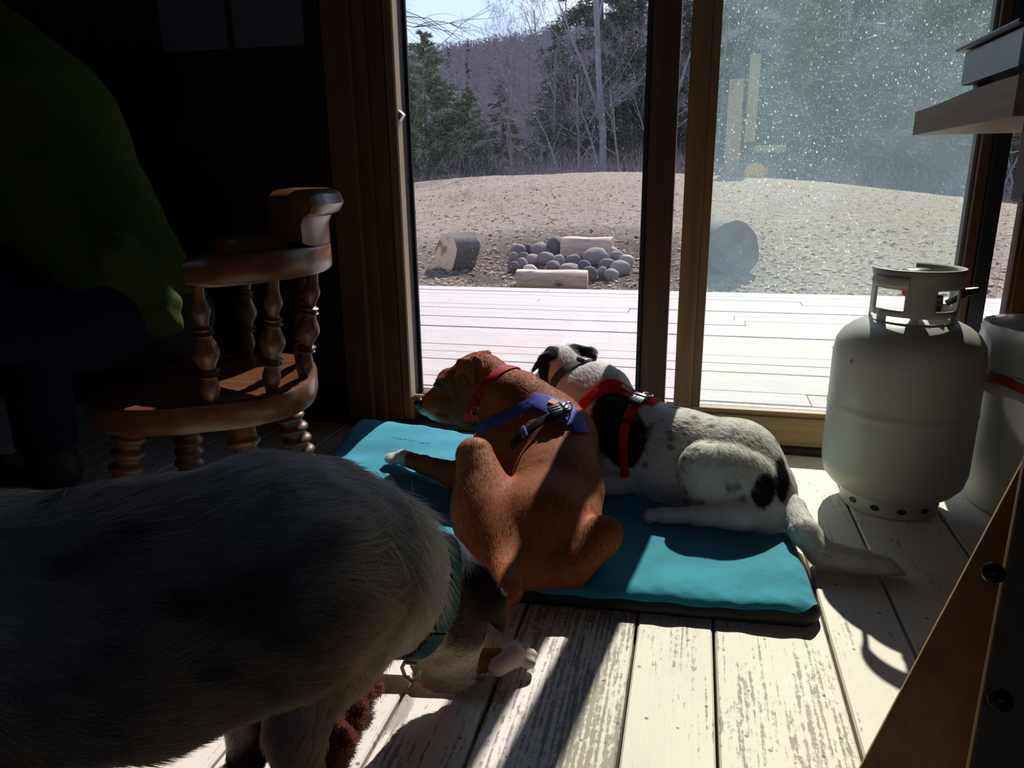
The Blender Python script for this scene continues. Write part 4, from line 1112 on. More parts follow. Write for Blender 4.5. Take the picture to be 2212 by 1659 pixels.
# ------------------------------------------------------------------ plush toy under the grey-white dog's muzzle
def fabric(name, col, var=.2, rough=.9): return simple(name, col, rough, var=var, scale=60, bump=.4, spec=.1)
TOY = []
def toy():
    root = empty('plush_toy', (-.30, .80, 0), 'flat brown plush toy with a pinkish-white paw, lying at the chewing dog', 'dog toy')
    a = Vector((-0.268, 0.832, 0.022)); b = Vector((-0.229, 0.842, 0.024))
    f = Field(); f.rc(a+(a-b)*1.5, a, .016, .017).rc(a, b, .017, .015, .01)
    V, Fa = f.mesh(.003); me = np_mesh('toy_arm', V, Fa); link('toy_arm', me, fabric('brown_plush', (.26,.10,.04)), root)
    f = Field(); p = Vector((-0.230, 0.830, 0.022)); q = Vector((-0.214, 0.851, 0.026))
    f.rc(p, q, .014, .017, .006)
    for (u, v) in ((1112, 1398), (1130, 1403), (1146, 1417), (1146, 1432)):
        e_ = Vector(P_toy(u, v)); f.rc(q+(e_-q)*.15, e_, .0088, .0092, .002)
    V, Fa = f.mesh(.0022); link('toy_paw', np_mesh('toy_paw', V, Fa), fabric('pink_white_felt', (.66,.50,.46), .08), root)
    f = Field(); pts = [(-0.421, 0.830, 0.020), (-0.406, 0.761, 0.020), (-0.396, 0.701, 0.020), (-0.394, 0.653, 0.020), (-0.390, 0.617, 0.020)]
    for k in range(4): f.rc(pts[k], pts[k+1], .022, .022, .01)
    r_ = random.Random(4)
    for k in range(46):
        s = r_.random()*4; i = min(int(s), 3); c = Vector(pts[i]).lerp(Vector(pts[i+1]), s-i)+Vector((r_.uniform(-.03, .028), r_.uniform(-.02,.02), r_.uniform(-.008, .018)))
        f.rc(tuple(c), tuple(c+Vector((r_.uniform(-.006,.006), r_.uniform(-.006,.006), .002))), r_.uniform(.006, .010), None, .004)
    V, Fa = f.mesh(.003); bm_ = np_mesh('toy_body', V, Fa); TOY.append((f, bm_, link('toy_body', bm_, fabric('curly_brown_plush', (.17,.065,.04), .5), root)))
    f = Field(); p = (-0.410, 0.816, 0.030); q = (-0.336, 0.829, 0.030); f.rc(p, q, .014, .013, .01); f.rc((-0.410, 0.756, 0.020), (-0.392, 0.773, 0.015), .010, .006, .01)
    V, Fa = f.mesh(.003); link('toy_leg', np_mesh('toy_leg', V, Fa), fabric('brown_plush_leg', (.24,.10,.05)), root)
    f = Field(); f.el((-0.388, 0.802, 0.046), (.014,.007,.004)); V, Fa = f.mesh(.002); link('toy_label', np_mesh('toy_label', V, Fa), fabric('yellow_felt', (.75,.60,.12), .05), root)
P_toy = {(1112,1398): (-0.218, 0.877, 0.022), (1130,1403): (-0.204, 0.874, 0.022), (1146,1417): (-0.192, 0.865, 0.020), (1146,1432): (-0.192, 0.855, 0.016)}
P_toy = (lambda d: (lambda u, v: d[(u, v)]))(P_toy)
toy()

# ------------------------------------------------------------------ seated person, mostly in the dark at the left
def person():
    hip = np.array([-.985, 1.155, .435]); ch = np.array([-1.25, 1.22, .76]); sh = np.array([-1.34, 1.25, .87])
    kL = np.array([-1.40, 1.02, .45]); kR = np.array([-1.42, 1.30, .45]); aL = np.array([-1.40, .98, .08]); aR = np.array([-1.46, 1.32, .08])
    sL = sh+[.03, -.17, -.01]; sR = sh+[-.03, .17, -.01]; eL = np.array([-1.30, .97, .63]); eR = np.array([-1.48, 1.40, .63]); wL = np.array([-1.45, 1.03, .535]); wR = np.array([-1.56, 1.29, .535])
    SCL = lambda p: np.array([0, 0, .66])+.93*(np.array(p)-[0, 0, .66])
    hip, ch, sh, kL, kR, sL, sR, eL, eR, wL, wR = [SCL(q) for q in (hip, ch, sh, kL, kR, sL, sR, eL, eR, wL, wR)]
    aL = np.array([kL[0], kL[1]-.03, .08]); aR = np.array([kR[0]-.03, kR[1]+.02, .08])
    root = empty('person', (-1.0, 1.15, .0), 'person in olive-green jacket and dark jeans sitting on the wooden chair', 'person')
    f = Field()
    f.rc(hip+[-.03,0,0], ch, .060, .10, .05).rc(ch, sh, .12, .09, .05).rc(sL, sR, .05, .05, .04).rc(sh, sh+[-.06, .02, .13], .055, .05, .03)
    hd = sh+np.array([-.10, .03, .22]); f.el(hd, (.095, .075, .115), .03).el(hd+[-.085, .0, -.02], (.022, .012, .022), .02).rc(hd+[-.05, 0, -.08], hd+[-.075, 0, -.09], .04, .03, .03)
    f.el(hd+[-.092, 0, -.058], (.008, .022, .006), .006).el(hd+[.0, .078, -.01], (.02, .01, .03), .01).el(hd+[.0, -.078, -.01], (.02, .01, .03), .01)
    for s, e, w, k, a in ((sL, eL, wL, kL, aL), (sR, eR, wR, kR, aR)):
        f.rc(s, e, .045, .038, .03).rc(e, w, .036, .026, .02)
        p = w+(w-e)/np.linalg.norm(w-e)*.055; f.rc(w, p, .024, .032, .015, sq=((0,0,1), .55))
        d = (w-e)/np.linalg.norm(w-e); sd_ = np.cross(d, [0,0,1]); sd_ /= np.linalg.norm(sd_)
        for i, L_ in enumerate((.066, .075, .070, .055)):
            b0 = p+sd_*(i-1.5)*.018+d*.018; m1 = b0+d*L_*.5+[0,0,.004]; f.rc(b0, m1, .0095, .009, .004).rc(m1, m1+d*L_*.4+[0,0,-.025], .009, .0075, .004)
        f.rc(p-sd_*.02, p-sd_*.045+d*.02, .012, .011, .006).rc(p-sd_*.045+d*.02, p-sd_*.05+d*.05, .011, .009, .004)
        f.rc(hip+[0, (k[1]-hip[1])*.5, -.01], k, .060, .050, .03).rc(k, a, .055, .038, .03).rc(a, a+[-.14, 0, -.04], .036, .03, .02)
    V, Fa = f.mesh(.0065); body = link('body', np_mesh('body', V, Fa), simple('skin', (.45,.26,.19), .55, var=.08), root)
    hf = Field(); hf.el(hd+[.02, 0, .03], (.097, .083, .105), .03).el(hd+[.05, 0, -.03], (.06, .07, .09), .03); hf.el(hd+[-.09, 0, -.03], (.07, .09, .09), .02, sub=True)
    V, Fa = hf.mesh(.008); link('hair', np_mesh('hair', V, Fa), simple('dark_hair', (.05,.03,.02), .6), root)
    j = Field()
    j.rc(hip+[-.03, 0, .05], ch, .108, .145, .05).rc(ch, sh, .145, .115, .05).rc(sL, sR, .07, .07, .04).rc(sh, sh+[-.045, .015, .08], .078, .07, .02)
    # gathered hem hanging over the belt, with folds
    j.rc(hip+[-.05, -.075, .03], hip+[.06, -.05, -.005], .042, .034, .03)
    for z_, q in ((.012, .050), (-.022, .046)): j.rc(hip+[.0, -.09, z_], hip+[.075, -.03, z_+.004], .021, .019, .009)
    j.rc(hip+[.03, -.08, .10], hip+[.05, -.05, .04], .032, .03, .02)
    for s, e, w in ((sL, eL, wL), (sR, eR, wR)): j.rc(s, e, .066, .056, .03).rc(e, w, .055, .042, .02)
    j.rc(hip+[-.2, -.1, -.01], hip+[-.2, .1, -.01], .1, .1, .02, sub=True)
    V, Fa = j.mesh(.006)
    V = V+j.grad(V)*(pnoise(V, 26)*.004+pnoise(V, 60)*.0018)[:, None]
    link('jacket', np_mesh('jacket', V, Fa), fabric('olive_fleece', (.055,.085,.013), .12), root)
    q = Field(); q.rc(hip+[-.03, 0, -.005], hip+[-.03, .0, .03], .104, .100, .05)
    for k, a in ((kL, aL), (kR, aR)): q.rc(hip+[-.02, (k[1]-hip[1])*.5, -.02], k, .085, .072, .03).rc(k, a+[0,0,.05], .070, .058, .03)
    V, Fa = q.mesh(.007); V = V+q.grad(V)*(pnoise(V, 30)*.003)[:, None]
    link('jeans', np_mesh('jeans', V, Fa), fabric('dark_denim', (.02,.028,.05), .3), root)
    for a in (aL, aR):
        s = Field(); s.rc(a+[.02, 0, -.03], a+[-.16, 0, -.042], .045, .036, .02).rc(a, a+[.01, 0, .03], .045, .045, .02)
        V, Fa = s.mesh(.007); V[:, 2] = np.maximum(V[:, 2], .001); link('shoe', np_mesh('shoe', V, Fa), simple('boot_leather', (.05,.035,.03), .6), root)
person()
# ------------------------------------------------------------------ dogs
def coat_mat(name, rough=.75, streak=True, spec=.25):
    b = NB(name); v = b.coord(); c = b.attr('coat'); n = b.noise(v, 90, 4, .7)
    c = b.mix(b.math('MULTIPLY', n, .35), c, (0,0,0)); h = b.noise(b.coord(scale=(1,1,1)), 160, 3)
    return b.done(b.prin(c, rough, 0, b.bump(h, .25, .001), spec))
def fur_mat(name, rough=.55, spec=.3):
    b = NB(name); c = b.attr('coat'); p = b.prin(c, rough, 0, None, spec); q = b.n('ShaderNodeBsdfTranslucent'); b.setin(q, 0, c)
    m_ = b.n('ShaderNodeMixShader'); m_.inputs[0].default_value = .42; b.l(p, m_.inputs[1]); b.l(q.outputs[0], m_.inputs[2]); return b.done(m_.outputs[0])
A_ = np.array
nosem = simple('wet_nose', (.018,.014,.013), .25, spec=.6)
eyem = simple('dark_eye', (.012,.008,.006), .08, spec=.8)
steel = simple('steel_ring', (.6,.6,.6), .25, metal=1)
bmat, fmat = coat_mat('dog_coat'), fur_mat('dog_fur')

def loop(field, c, axis, rmax, off=.001, n=40, tilt=None):
    c = A_(c, float); ax = A_(axis, float); ax /= np.linalg.norm(ax)
    u = np.cross(ax, [0,0,1.]); u /= np.linalg.norm(u); v = np.cross(ax, u); out = []
    for k in range(n):
        a = 2*PI*k/n; d = u*math.cos(a)+v*math.sin(a); rs = np.linspace(.012, rmax, 60); X = c+rs[:, None]*d; D = field.eval(X)-off
        i = np.argmax(D > 0) if (D > 0).any() else 59; out.append(X[i])
    return out

def ball(name, c, r, m, parent, sc=(1,1,1)):
    mb = MB(); n = 16; V = []; Fc = []
    for j in range(9):
        t = PI*j/8
        for k in range(n): V.append((c[0]+r*sc[0]*math.sin(t)*math.cos(2*PI*k/n), c[1]+r*sc[1]*math.sin(t)*math.sin(2*PI*k/n), c[2]+r*sc[2]*math.cos(t)))
    for j in range(8):
        for k in range(n): Fc.append((j*n+k, j*n+(k+1) % n, (j+1)*n+(k+1) % n, (j+1)*n+k))
    return mb.add(V, Fc).build(name, m, parent, smooth=True)

def ringm(name, c, nrm, R, r, m, parent, sq=1.0):
    nrm = Vector(nrm).normalized(); u = nrm.orthogonal().normalized(); v = nrm.cross(u)
    pts = [tuple(Vector(c)+u*math.cos(a)*R+v*math.sin(a)*R*sq) for a in [2*PI*k/20 for k in range(21)]]
    return MB().tube(pts, r, 8, cap=False).build(name, m, parent, smooth=True)

fur('plush_pile', TOY[0][0], TOY[0][1], lambda X: np.tile(A_([.24,.085,.055]), (len(X), 1)), 22000, .009, TOY[0][2], fmat, rad=.0003, lift=.8, seed=9, curl=1.2, clump=160)
# ================= brown dog =================
root = empty('dog', (-.2, 1.15, .035), 'red-brown dog in blue harness lying on the mat, seen from behind', 'dog')
f = Field()
ch, md, hp = A_((-0.255, 1.370, 0.137)), A_((-0.226, 1.250, 0.099)), A_((-0.226, 1.150, 0.063))
wi = A_((-0.279, 1.420, 0.167))
f.rc(wi, ch, .066, .080, .04).rc(ch, md, .080, .080, .03).rc(md, hp, .080, .092, .03)
f.rc(ch, A_((-0.305, 1.400, 0.089)), .07, .07, .03)
f.el((-0.232, 1.090, 0.045), (.088, .070, .066), .03, flow=hp-md)
# spine ridge
f.rc(A_((-0.227, 1.370, 0.171)), A_((-0.209, 1.250, 0.119)), .045, .045, .04)
# left haunch, knee, shank
hL, kL_ = A_((-0.303, 1.130, 0.064)), A_((-0.373, 1.215, 0.169))
f.rc(hp, hL, .085, .068, .04, flow=(-.2,-.3,-1)); f.rc(kL_, hL, .0265, .066, .022)
f.rc(kL_, (-0.345, 1.150, 0.095), .028, .044, .03); f.rc((-0.345, 1.150, 0.095), (-0.301, 1.090, 0.054), .044, .050, .035)
f.rc((-0.288, 1.080, 0.052), (-0.245, 0.955, 0.062), .045, .022, .035)
# right haunch and the knee that sticks out
f.rc(hp+A_([.02,-.03,-.02]), (-0.131, 1.100, 0.086), .066, .030, .02); f.el((-0.120, 1.105, 0.097), (.031,.030,.027), .010, flow=(1,0,-.5))
f.rc((-0.124, 1.090, 0.087), (-0.166, 1.060, 0.055), .024, .034, .02)
# chest front, shoulders, forelegs
f.rc((-0.349, 1.420, 0.130), (-0.375, 1.400, 0.073), .064, .052, .03); f.rc((-0.387, 1.470, 0.136), (-0.409, 1.450, 0.077), .05, .045, .03)
eL_ = A_((-0.435, 1.332, 0.072))
f.rc((-0.392, 1.410, 0.094), eL_, .044, .032, .02); f.rc(eL_, (-0.552, 1.416, 0.058), .030, .019, .02)
pw = A_((-0.622, 1.462, 0.052)); f.rc((-0.552, 1.416, 0.058), pw, .019, .0175, .01)
for dx, dy in ((-.012, .013), (-.022, .004), (-.022, -.008), (-.012, -.016)): f.rc(pw, pw+A_([dx-.006, dy*1.0, -.003]), .011, .0095, .005)
f.rc((-0.379, 1.500, 0.088), (-0.461, 1.576, 0.060), .045, .028, .02)
# neck and head
nk = A_((-0.351, 1.475, 0.197)); sk = A_((-0.449, 1.515, 0.228))
f.rc(nk, wi, .062, .072, .03); f.rc(sk, nk, .055, .060, .025)
f.rc((-0.379, 1.455, 0.220), (-0.313, 1.440, 0.207), .036, .04, .025)          # loose skin at the nape
f.rc((-0.324, 1.470, 0.218), (-0.307, 1.460, 0.230), .022, .012, .02)
f.el(A_(sk)+A_([.004, -.006, .008]), (.057, .052, .054), .02, flow=(1,0,.1)); f.rc((-0.524, 1.530, 0.218), sk, .030, .046, .025, flow=(1,0,.3)); f.rc((-0.447, 1.500, 0.176), (-0.399, 1.480, 0.174), .030, .040, .03)
mz_ = A_((-0.511, 1.530, 0.170)); ns = A_((-0.589, 1.545, 0.151))
f.rc(ns, mz_, .0215, .037, .018); f.rc((-0.592, 1.545, 0.161), (-0.537, 1.535, 0.201), .0125, .020, .012)
f.rc((-0.564, 1.535, 0.141), (-0.492, 1.520, 0.145), .018, .028, .015)            # flews
f.rc((-0.557, 1.545, 0.124), (-0.497, 1.535, 0.129), .010, .016, .008)            # lower jaw
f.el((-0.548, 1.505, 0.148), (.03, .008, .003), .008, sub=True)
f.rc((-0.482, 1.500, 0.152), (-0.470, 1.490, 0.191), .02, .026, .015)
# brow, ears
f.el((-0.535, 1.500, 0.228), (.012,.010,.007), .015)
f.el((-0.541, 1.492, 0.218), (.008,.010,.006), .006, sub=True)
f.rc((-0.443, 1.462, 0.282), (-0.465, 1.446, 0.279), .017, .014, .006, sq=((0,1,0), .6)); f.rc((-0.465, 1.446, 0.281), (-0.474, 1.442, 0.263), .014, .007, .005, sq=((0,1,0), .6)); f.rc((-0.453, 1.448, 0.277), (-0.443, 1.445, 0.247), .015, .009, .005, sq=((0,1,0), .5))
f.rc((-0.452, 1.466, 0.278), (-0.439, 1.460, 0.244), .014, .010, .010, sq=((0,1,0), .5))
f.rc((-0.457, 1.560, 0.274), (-0.446, 1.570, 0.277), .010, .008, .016)
V, Fa = f.mesh(.0042)
def coatB(X):
    base = A_([.38,.118,.034]); C = np.tile(base, (len(X), 1)); n = pnoise(X, 30)[:, None]
    C = C*(1+.14*n)
    top = blob(X, (-0.224, 1.350, 0.154), (.10,.2,.12), .9, .15)[:, None]; C = C*(1-.12*top)
    lt = A_([.50,.23,.10]); k = blob(X, (-0.369, 1.200, 0.143), (.05,.09,.09), .8, .2)[:, None]*.5; C = C*(1-k)+lt*k
    wh = A_([.80,.76,.70])
    for c, r, s in (((-0.627, 1.459, 0.055), (.040,.035,.04), .3), ((-0.583, 1.530, 0.130), (.026,.05,.018), .9)):
        k = blob(X, c, r, s, .15, 60)[:, None]; C = C*(1-k)+wh*k
    k = blob(X, (-0.500, 1.500, 0.210), (.065,.06,.055), .9, .2, 50)[:, None]*.62; C = C*(1-k)+A_([.15,.06,.03])*k
    return C
me = np_mesh('body', V, Fa); set_col(me, 'coat', coatB(V.astype(float))); link('body', me, bmat, root)
ball('nose', (-0.600, 1.535, 0.161), .0145, nosem, root, (.9, 1.2, .85)); ball('eye', (-0.543, 1.496, 0.218), .0078, eyem, root)
red = fabric('red_webbing', (.40,.018,.022), .15, .6); blue = fabric('blue_harness_cloth', (.095,.10,.42), .12, .6); navy = fabric('black_webbing', (.018,.020,.038), .3, .55)
av = []
cN = A_((-0.411, 1.500, 0.209)); sB = strap(f, loop(f, cN, A_(nk)-A_(sk)+A_([.02,-.01,-.055]), .12), .022, .003, 90, 4, closed=True); co1 = sB.build('collar', red, root, smooth=True); av.append((sB.center, .012))
p1 = [(-0.306, 1.385, 0.232), (-0.269, 1.365, 0.231), (-0.232, 1.343, 0.225), (-0.203, 1.321, 0.208)]
hb = strap(f, p1, [.034, .044, .056, .042], .004, 40, 8); hs = hb.build('harness', blue, root, smooth=True); av.append((hb.center, .024))
p2 = [(-0.289, 1.373, 0.231), (-0.327, 1.372, 0.209), (-0.364, 1.384, 0.187), (-0.398, 1.399, 0.166), (-0.430, 1.439, 0.143)]
s = strap(f, p2, [.030, .022], .0035, 40, 5); s.build('neck_strap', fabric('blue_neck_band', (.07,.075,.30), .15, .6), hs, smooth=True); av.append((s.center, .012))
p2 = [(-0.223, 1.339, 0.222), (-0.243, 1.325, 0.218), (-0.275, 1.307, 0.202), (-0.296, 1.300, 0.184), (-0.322, 1.309, 0.157)]
s = strap(f, p2, .022, .003, 40, 5, off=.005); s.build('girth_strap', navy, hs, smooth=True); av.append((s.center, .012)); gB = s
p2 = [(-0.221, 1.347, 0.224), (-0.206, 1.337, 0.215), (-0.197, 1.323, 0.205), (-0.188, 1.309, 0.194)]
s = strap(f, p2, [.030, .036], .004, 30, 6, off=.001); s.build('side_flap', blue, hs, smooth=True); av.append((s.center, .018))
def buckle(sm, i, w_, l_, parent, matt=None):
    c, N, T, B = sm.center[i], sm.N[i], sm.T[i], sm.B[i]
    r = MB().obox(tuple(c+N*.007), tuple(T*l_*.5), tuple(B*w_*.5), tuple(N*.0045), bev=.002).build('buckle', matt or M['black'], parent, smooth=True)
    mb = MB()
    for s_ in (-1, 0, 1): mb.obox(tuple(c+N*.0115+B*s_*w_*.27+T*l_*.16), tuple(T*l_*.22), tuple(B*w_*.055), tuple(N*.0012), bev=.0005)
    mb.obox(tuple(c+N*.0115-T*l_*.28), tuple(T*l_*.05), tuple(B*w_*.42), tuple(N*.0015), bev=.0005)
    mb.build('buckle_prongs', simple('glossy_grey', (.32,.33,.36), .2, spec=.8, metal=.3), r, smooth=True); return r
buckle(gB, 7, .030, .036, hs)
s2_ = gB; c, N, T, B = s2_.center[28], s2_.N[28], s2_.T[28], s2_.B[28]
MB().obox(tuple(c+N*.004), tuple(T*.006), tuple(B*.014), tuple(N*.003), bev=.001).build('strap_slider', simple('blue_slider', (.12,.16,.34), .3), hs, smooth=True)
i = 27; c, N, T, B = hb.center[i], hb.N[i], hb.T[i], hb.B[i]
ringm('leash_ring', tuple(c+N*.012+T*.01), tuple(T+N*.3), .011, .0016, steel, hs)
i = 18; c, N, T, B = hb.center[i], hb.N[i], hb.T[i], hb.B[i]
MB().obox(tuple(c+N*.004-B*.004), tuple(T*.010), tuple(B*.007), tuple(N*.0012), bev=.0005).build('orange_label', simple('orange_patch', (.75,.42,.12), .5), hs)
tg = A_((-0.441, 1.443, 0.165)); u = A_([.93, .25, -.12]); u /= np.linalg.norm(u); v = A_([.1,.1,.95]); v -= u*(u@v); v /= np.linalg.norm(v); n_ = np.cross(u, v)
poly = []
for k in range(48):
    a = 2*PI*k/48; x = math.cos(a); y = math.sin(a)
    q = .0235*x; hgt = .0065+.0060*min(1, max(0, (abs(x)-.45)/.3))-.0045*max(0, (abs(x)-.93)/.07)
    poly.append(tuple(tg+u*(q+.002*math.copysign(1, x)*(abs(y) > .25))+v*hgt*(math.copysign(abs(y)**.45, y))))
MB().prism(poly, tuple(n_*.0022)).build('bone_tag', simple('red_tag', (.62,.035,.035), .35, spec=.6), co1)
ringm('split_ring', tuple(tg+v*.014), (0, 1, 0), .010, .0011, steel, co1)
def avoid_of(av):
    def g(X):
        k = np.ones(len(X), bool)
        for P, r in av:
            P = P[::2]
            for c in range(0, len(X), 20000):
                d = ((X[c:c+20000, None]-P[None])**2).sum(2).min(1); k[c:c+20000] &= d > r*r
        return k
    return g
fur('fur', f, me, coatB, 95000, .0085, root, fmat, rad=.00026, lift=.16, avoid=avoid_of(av), seed=3, curl=.12, droop=0, var=.75)

# ================= black and white dog =================
root = empty('dog', (.1, 1.42, .035), 'white dog with black patches in red harness, lying on the mat', 'dog')
f = Field()
sh_, ch, md, rp, pe = A_((-0.174, 1.545, 0.147)), A_((-0.103, 1.510, 0.118)), A_((-0.006, 1.465, 0.104)), A_((0.098, 1.420, 0.107)), A_((0.142, 1.385, 0.073))
f.rc(sh_, ch, .074, .087, .04).rc(ch, md, .087, .090, .03).rc(md, rp, .090, .088, .03).rc(rp, pe, .086, .072, .03)
f.rc((-0.175, 1.520, 0.096), (-0.152, 1.500, 0.052), .065, .055, .03); f.rc((-0.070, 1.460, 0.075), (0.077, 1.400, 0.072), .07, .07, .03)
# thigh
f.el((0.089, 1.345, 0.101), (.093, .050, .074), .012, rot=[[.97,0,-.24],[0,1,0],[.24,0,.97]], flow=(.3,-.1,-.9)); f.el((0.034, 1.345, 0.134), (.040, .040, .040), .02, flow=(-.5,0,.5))
f.rc((0.109, 1.340, 0.067), (0.152, 1.330, 0.048), .052, .046, .025, flow=(.2,0,-1))
f.rc((0.107, 1.287, 0.066), (0.034, 1.289, 0.056), .028, .016, .02); f.rc((0.034, 1.291, 0.055), (-0.028, 1.288, 0.051), .015, .014, .012)
pw = A_((-0.037, 1.290, 0.050))
for dy in (-.012, -.004, .005, .012): f.rc(pw, pw+A_([-.020+abs(dy)*.4, dy, -.003]), .0095, .008, .004)
# neck and head
nk, sk = A_((-0.218, 1.585, 0.178)), A_((-0.289, 1.660, 0.223))
f.rc(nk, sh_, .062, .074, .03).rc(sk, nk, .050, .058, .025); f.el(sk+A_([.004,.0,.006]), (.052,.050,.048), .02, flow=(.5,-.6,0))
f.rc((-0.192, 1.600, 0.215), (-0.168, 1.570, 0.211), .045, .045, .03)
f.rc((-0.382, 1.760, 0.146), (-0.327, 1.690, 0.188), .021, .034, .02)
f.rc((-0.309, 1.655, 0.261), (-0.319, 1.640, 0.254), .020, .016, .010, flow=(-1,0,-1)); f.rc((-0.321, 1.635, 0.252), (-0.323, 1.630, 0.193), .017, .012, .008, sq=((.3,1,0), .5), flow=(0,0,-1))
f.rc((-0.331, 1.635, 0.254), (-0.354, 1.630, 0.226), .009, .0035, .006, flow=(-1,0,-1))
f.rc((-0.274, 1.690, 0.266), (-0.223, 1.670, 0.264), .016, .013, .010, flow=(1,0,0)); f.rc((-0.223, 1.670, 0.264), (-0.217, 1.655, 0.245), .013, .007, .008, sq=((0,1,0), .5), flow=(0,0,-1))
# forelegs reaching to the left behind the brown dog
f.rc((-0.182, 1.500, 0.076), (-0.168, 1.389, 0.058), .045, .028, .02); f.rc((-0.168, 1.389, 0.058), (-0.117, 1.402, 0.055), .022, .020, .01); f.rc((-0.170, 1.408, 0.056), (-0.293, 1.492, 0.054), .024, .018, .02)
f.rc((-0.222, 1.580, 0.071), (-0.336, 1.597, 0.056), .036, .018, .02)
# tail
tl = [A_((0.173, 1.375, 0.063)), A_((0.199, 1.340, 0.062)), A_((0.214, 1.265, 0.054)), A_((0.242, 1.243, 0.028)), A_((0.300, 1.235, 0.024)), A_((0.341, 1.237, 0.019)), A_((0.367, 1.237, 0.010))]
for a, b, ra, rb in zip(tl[:-1], tl[1:], (.036,.025,.024,.023,.021,.016), (.025,.024,.023,.021,.016,.007)): f.rc(a, b, ra, rb, .008)
V, Fa = f.mesh(.0042); V[:, 2] = np.maximum(V[:, 2], .002)
SPOT = np.random.default_rng(8); PR = f.snap(np.stack([SPOT.uniform(-.12, .24, 70), SPOT.uniform(1.28, 1.5, 70), SPOT.uniform(.05, .24, 70)], 1), 0, 8); SR = SPOT.uniform(.003, .0075, 70)
def coatW(X):
    C = np.tile(A_([.88,.86,.82]), (len(X), 1))*(1+.05*pnoise(X, 40)[:, None]); bk = A_([.014,.013,.015])
    tan = A_([.62,.42,.30]); k = blob(X, (-0.183, 1.500, 0.114), (.05,.09,.09), .7, .2)[:, None]*.55; C = C*(1-k)+tan*k
    for c, r, s, nz_, ns_ in (((-0.145, 1.455, 0.183), (.052,.07,.080), .10, .12, 30), ((-0.117, 1.419, 0.147), (.045,.07,.055), .10, .12, 30), ((0.146, 1.305, 0.111), (.022,.040,.030), .12, .18, 50), ((0.178, 1.343, 0.124), (.016,.050,.055), .12, .18, 50),
                    ((-0.309, 1.650, 0.267), (.020,.04,.017), .12, .2, 70), ((-0.327, 1.630, 0.223), (.023,.035,.048), .12, .10, 60), ((-0.244, 1.680, 0.267), (.040,.035,.019), .12, .12, 60), ((-0.354, 1.630, 0.226), (.02,.02,.02), .2, 0, 60), ((-0.219, 1.660, 0.248), (.014,.03,.02), .2, 0, 60)):
        k = blob(X, c, r, s, nz_, ns_)[:, None]; C = C*(1-k)+bk*k
    for p, r in zip(PR, SR):
        d = np.linalg.norm(X-p, axis=1); k = (np.clip((r-d)/.003+.5, 0, 1)*.75)[:, None]; C = C*(1-k)+A_([.16,.14,.135])*k
    return C
me = np_mesh('body', V, Fa); set_col(me, 'coat', coatW(V.astype(float))); link('body', me, bmat, root)
ball('nose', (-0.404, 1.790, 0.137), .012, nosem, root)
av = []
redh = fabric('red_harness_cloth', (.60,.022,.012), .12, .55)
cN = A_((-0.260, 1.632, 0.202)); s = strap(f, loop(f, cN, A_(nk)-A_(sk)+A_([.012,0,-.012]), .13), .024, .003, 90, 4, closed=True); cw = s.build('collar', fabric('grey_webbing', (.085,.085,.095), .15, .6), root, smooth=True); av.append((s.center, .013))
tp = A_((-0.243, 1.630, 0.256)); j = int(np.argmin(((s.center-tp)**2).sum(1))); c, N, T, B = s.center[j], s.N[j], s.T[j], s.B[j]
MB().obox(tuple(c+N*.004), tuple(T*.012), tuple(B*.014), tuple(N*.003), bev=.001).build('collar_buckle', simple('grey_buckle', (.16,.165,.17), .3), cw, smooth=True)
p2 = [(-0.229, 1.490, 0.172), (-0.211, 1.492, 0.196), (-0.186, 1.508, 0.219), (-0.156, 1.521, 0.230)]
s = strap(f, p2, [.020, .034], .003, 40, 6); s.build('neck_strap', redh, root, smooth=True); av.append((s.center, .014)); ns_ = s
p2 = [(-0.168, 1.517, 0.228), (-0.139, 1.524, 0.226), (-0.096, 1.509, 0.212), (-0.057, 1.494, 0.205)]
hb = strap(f, p2, [.034, .030, .050, .040], .004, 40, 8); hs = hb.build('harness', redh, root, smooth=True); av.append((hb.center, .022))
p2 = [(-0.088, 1.502, 0.211), (-0.104, 1.467, 0.202), (-0.117, 1.433, 0.172), (-0.119, 1.414, 0.134), (-0.112, 1.393, 0.073)]
s = strap(f, p2, [.034, .020, .018, .019], .003, 60, 5, off=.002); s.build('girth_strap', redh, hs, smooth=True); av.append((s.center, .012)); gW = s
buckle(gW, 9, .030, .034, hs)
c, N, T, B = gW.center[27], gW.N[27], gW.T[27], gW.B[27]
MB().obox(tuple(c+N*.004), tuple(T*.004), tuple(B*.012), tuple(N*.0025), bev=.001).build('strap_slider', M['black'], hs, smooth=True)
c, N, T, B = hb.center[31], hb.N[31], hb.T[31], hb.B[31]
ringm('leash_ring', tuple(c+N*.008), tuple(N+T*.2), .012, .0019, steel, hs, .6)
c, N, T, B = hb.center[17], hb.N[17], hb.T[17], hb.B[17]
MB().obox(tuple(c+N*.004), tuple(T*.012), tuple(B*.006), tuple(N*.001), bev=.0004).build('harness_label', simple('green_grey_patch', (.30,.30,.22), .5), hs)
fur('fur', f, me, coatW, 100000, .011, root, fmat, rad=.00022, lift=.22, avoid=avoid_of(av), seed=4, curl=.14, droop=0)

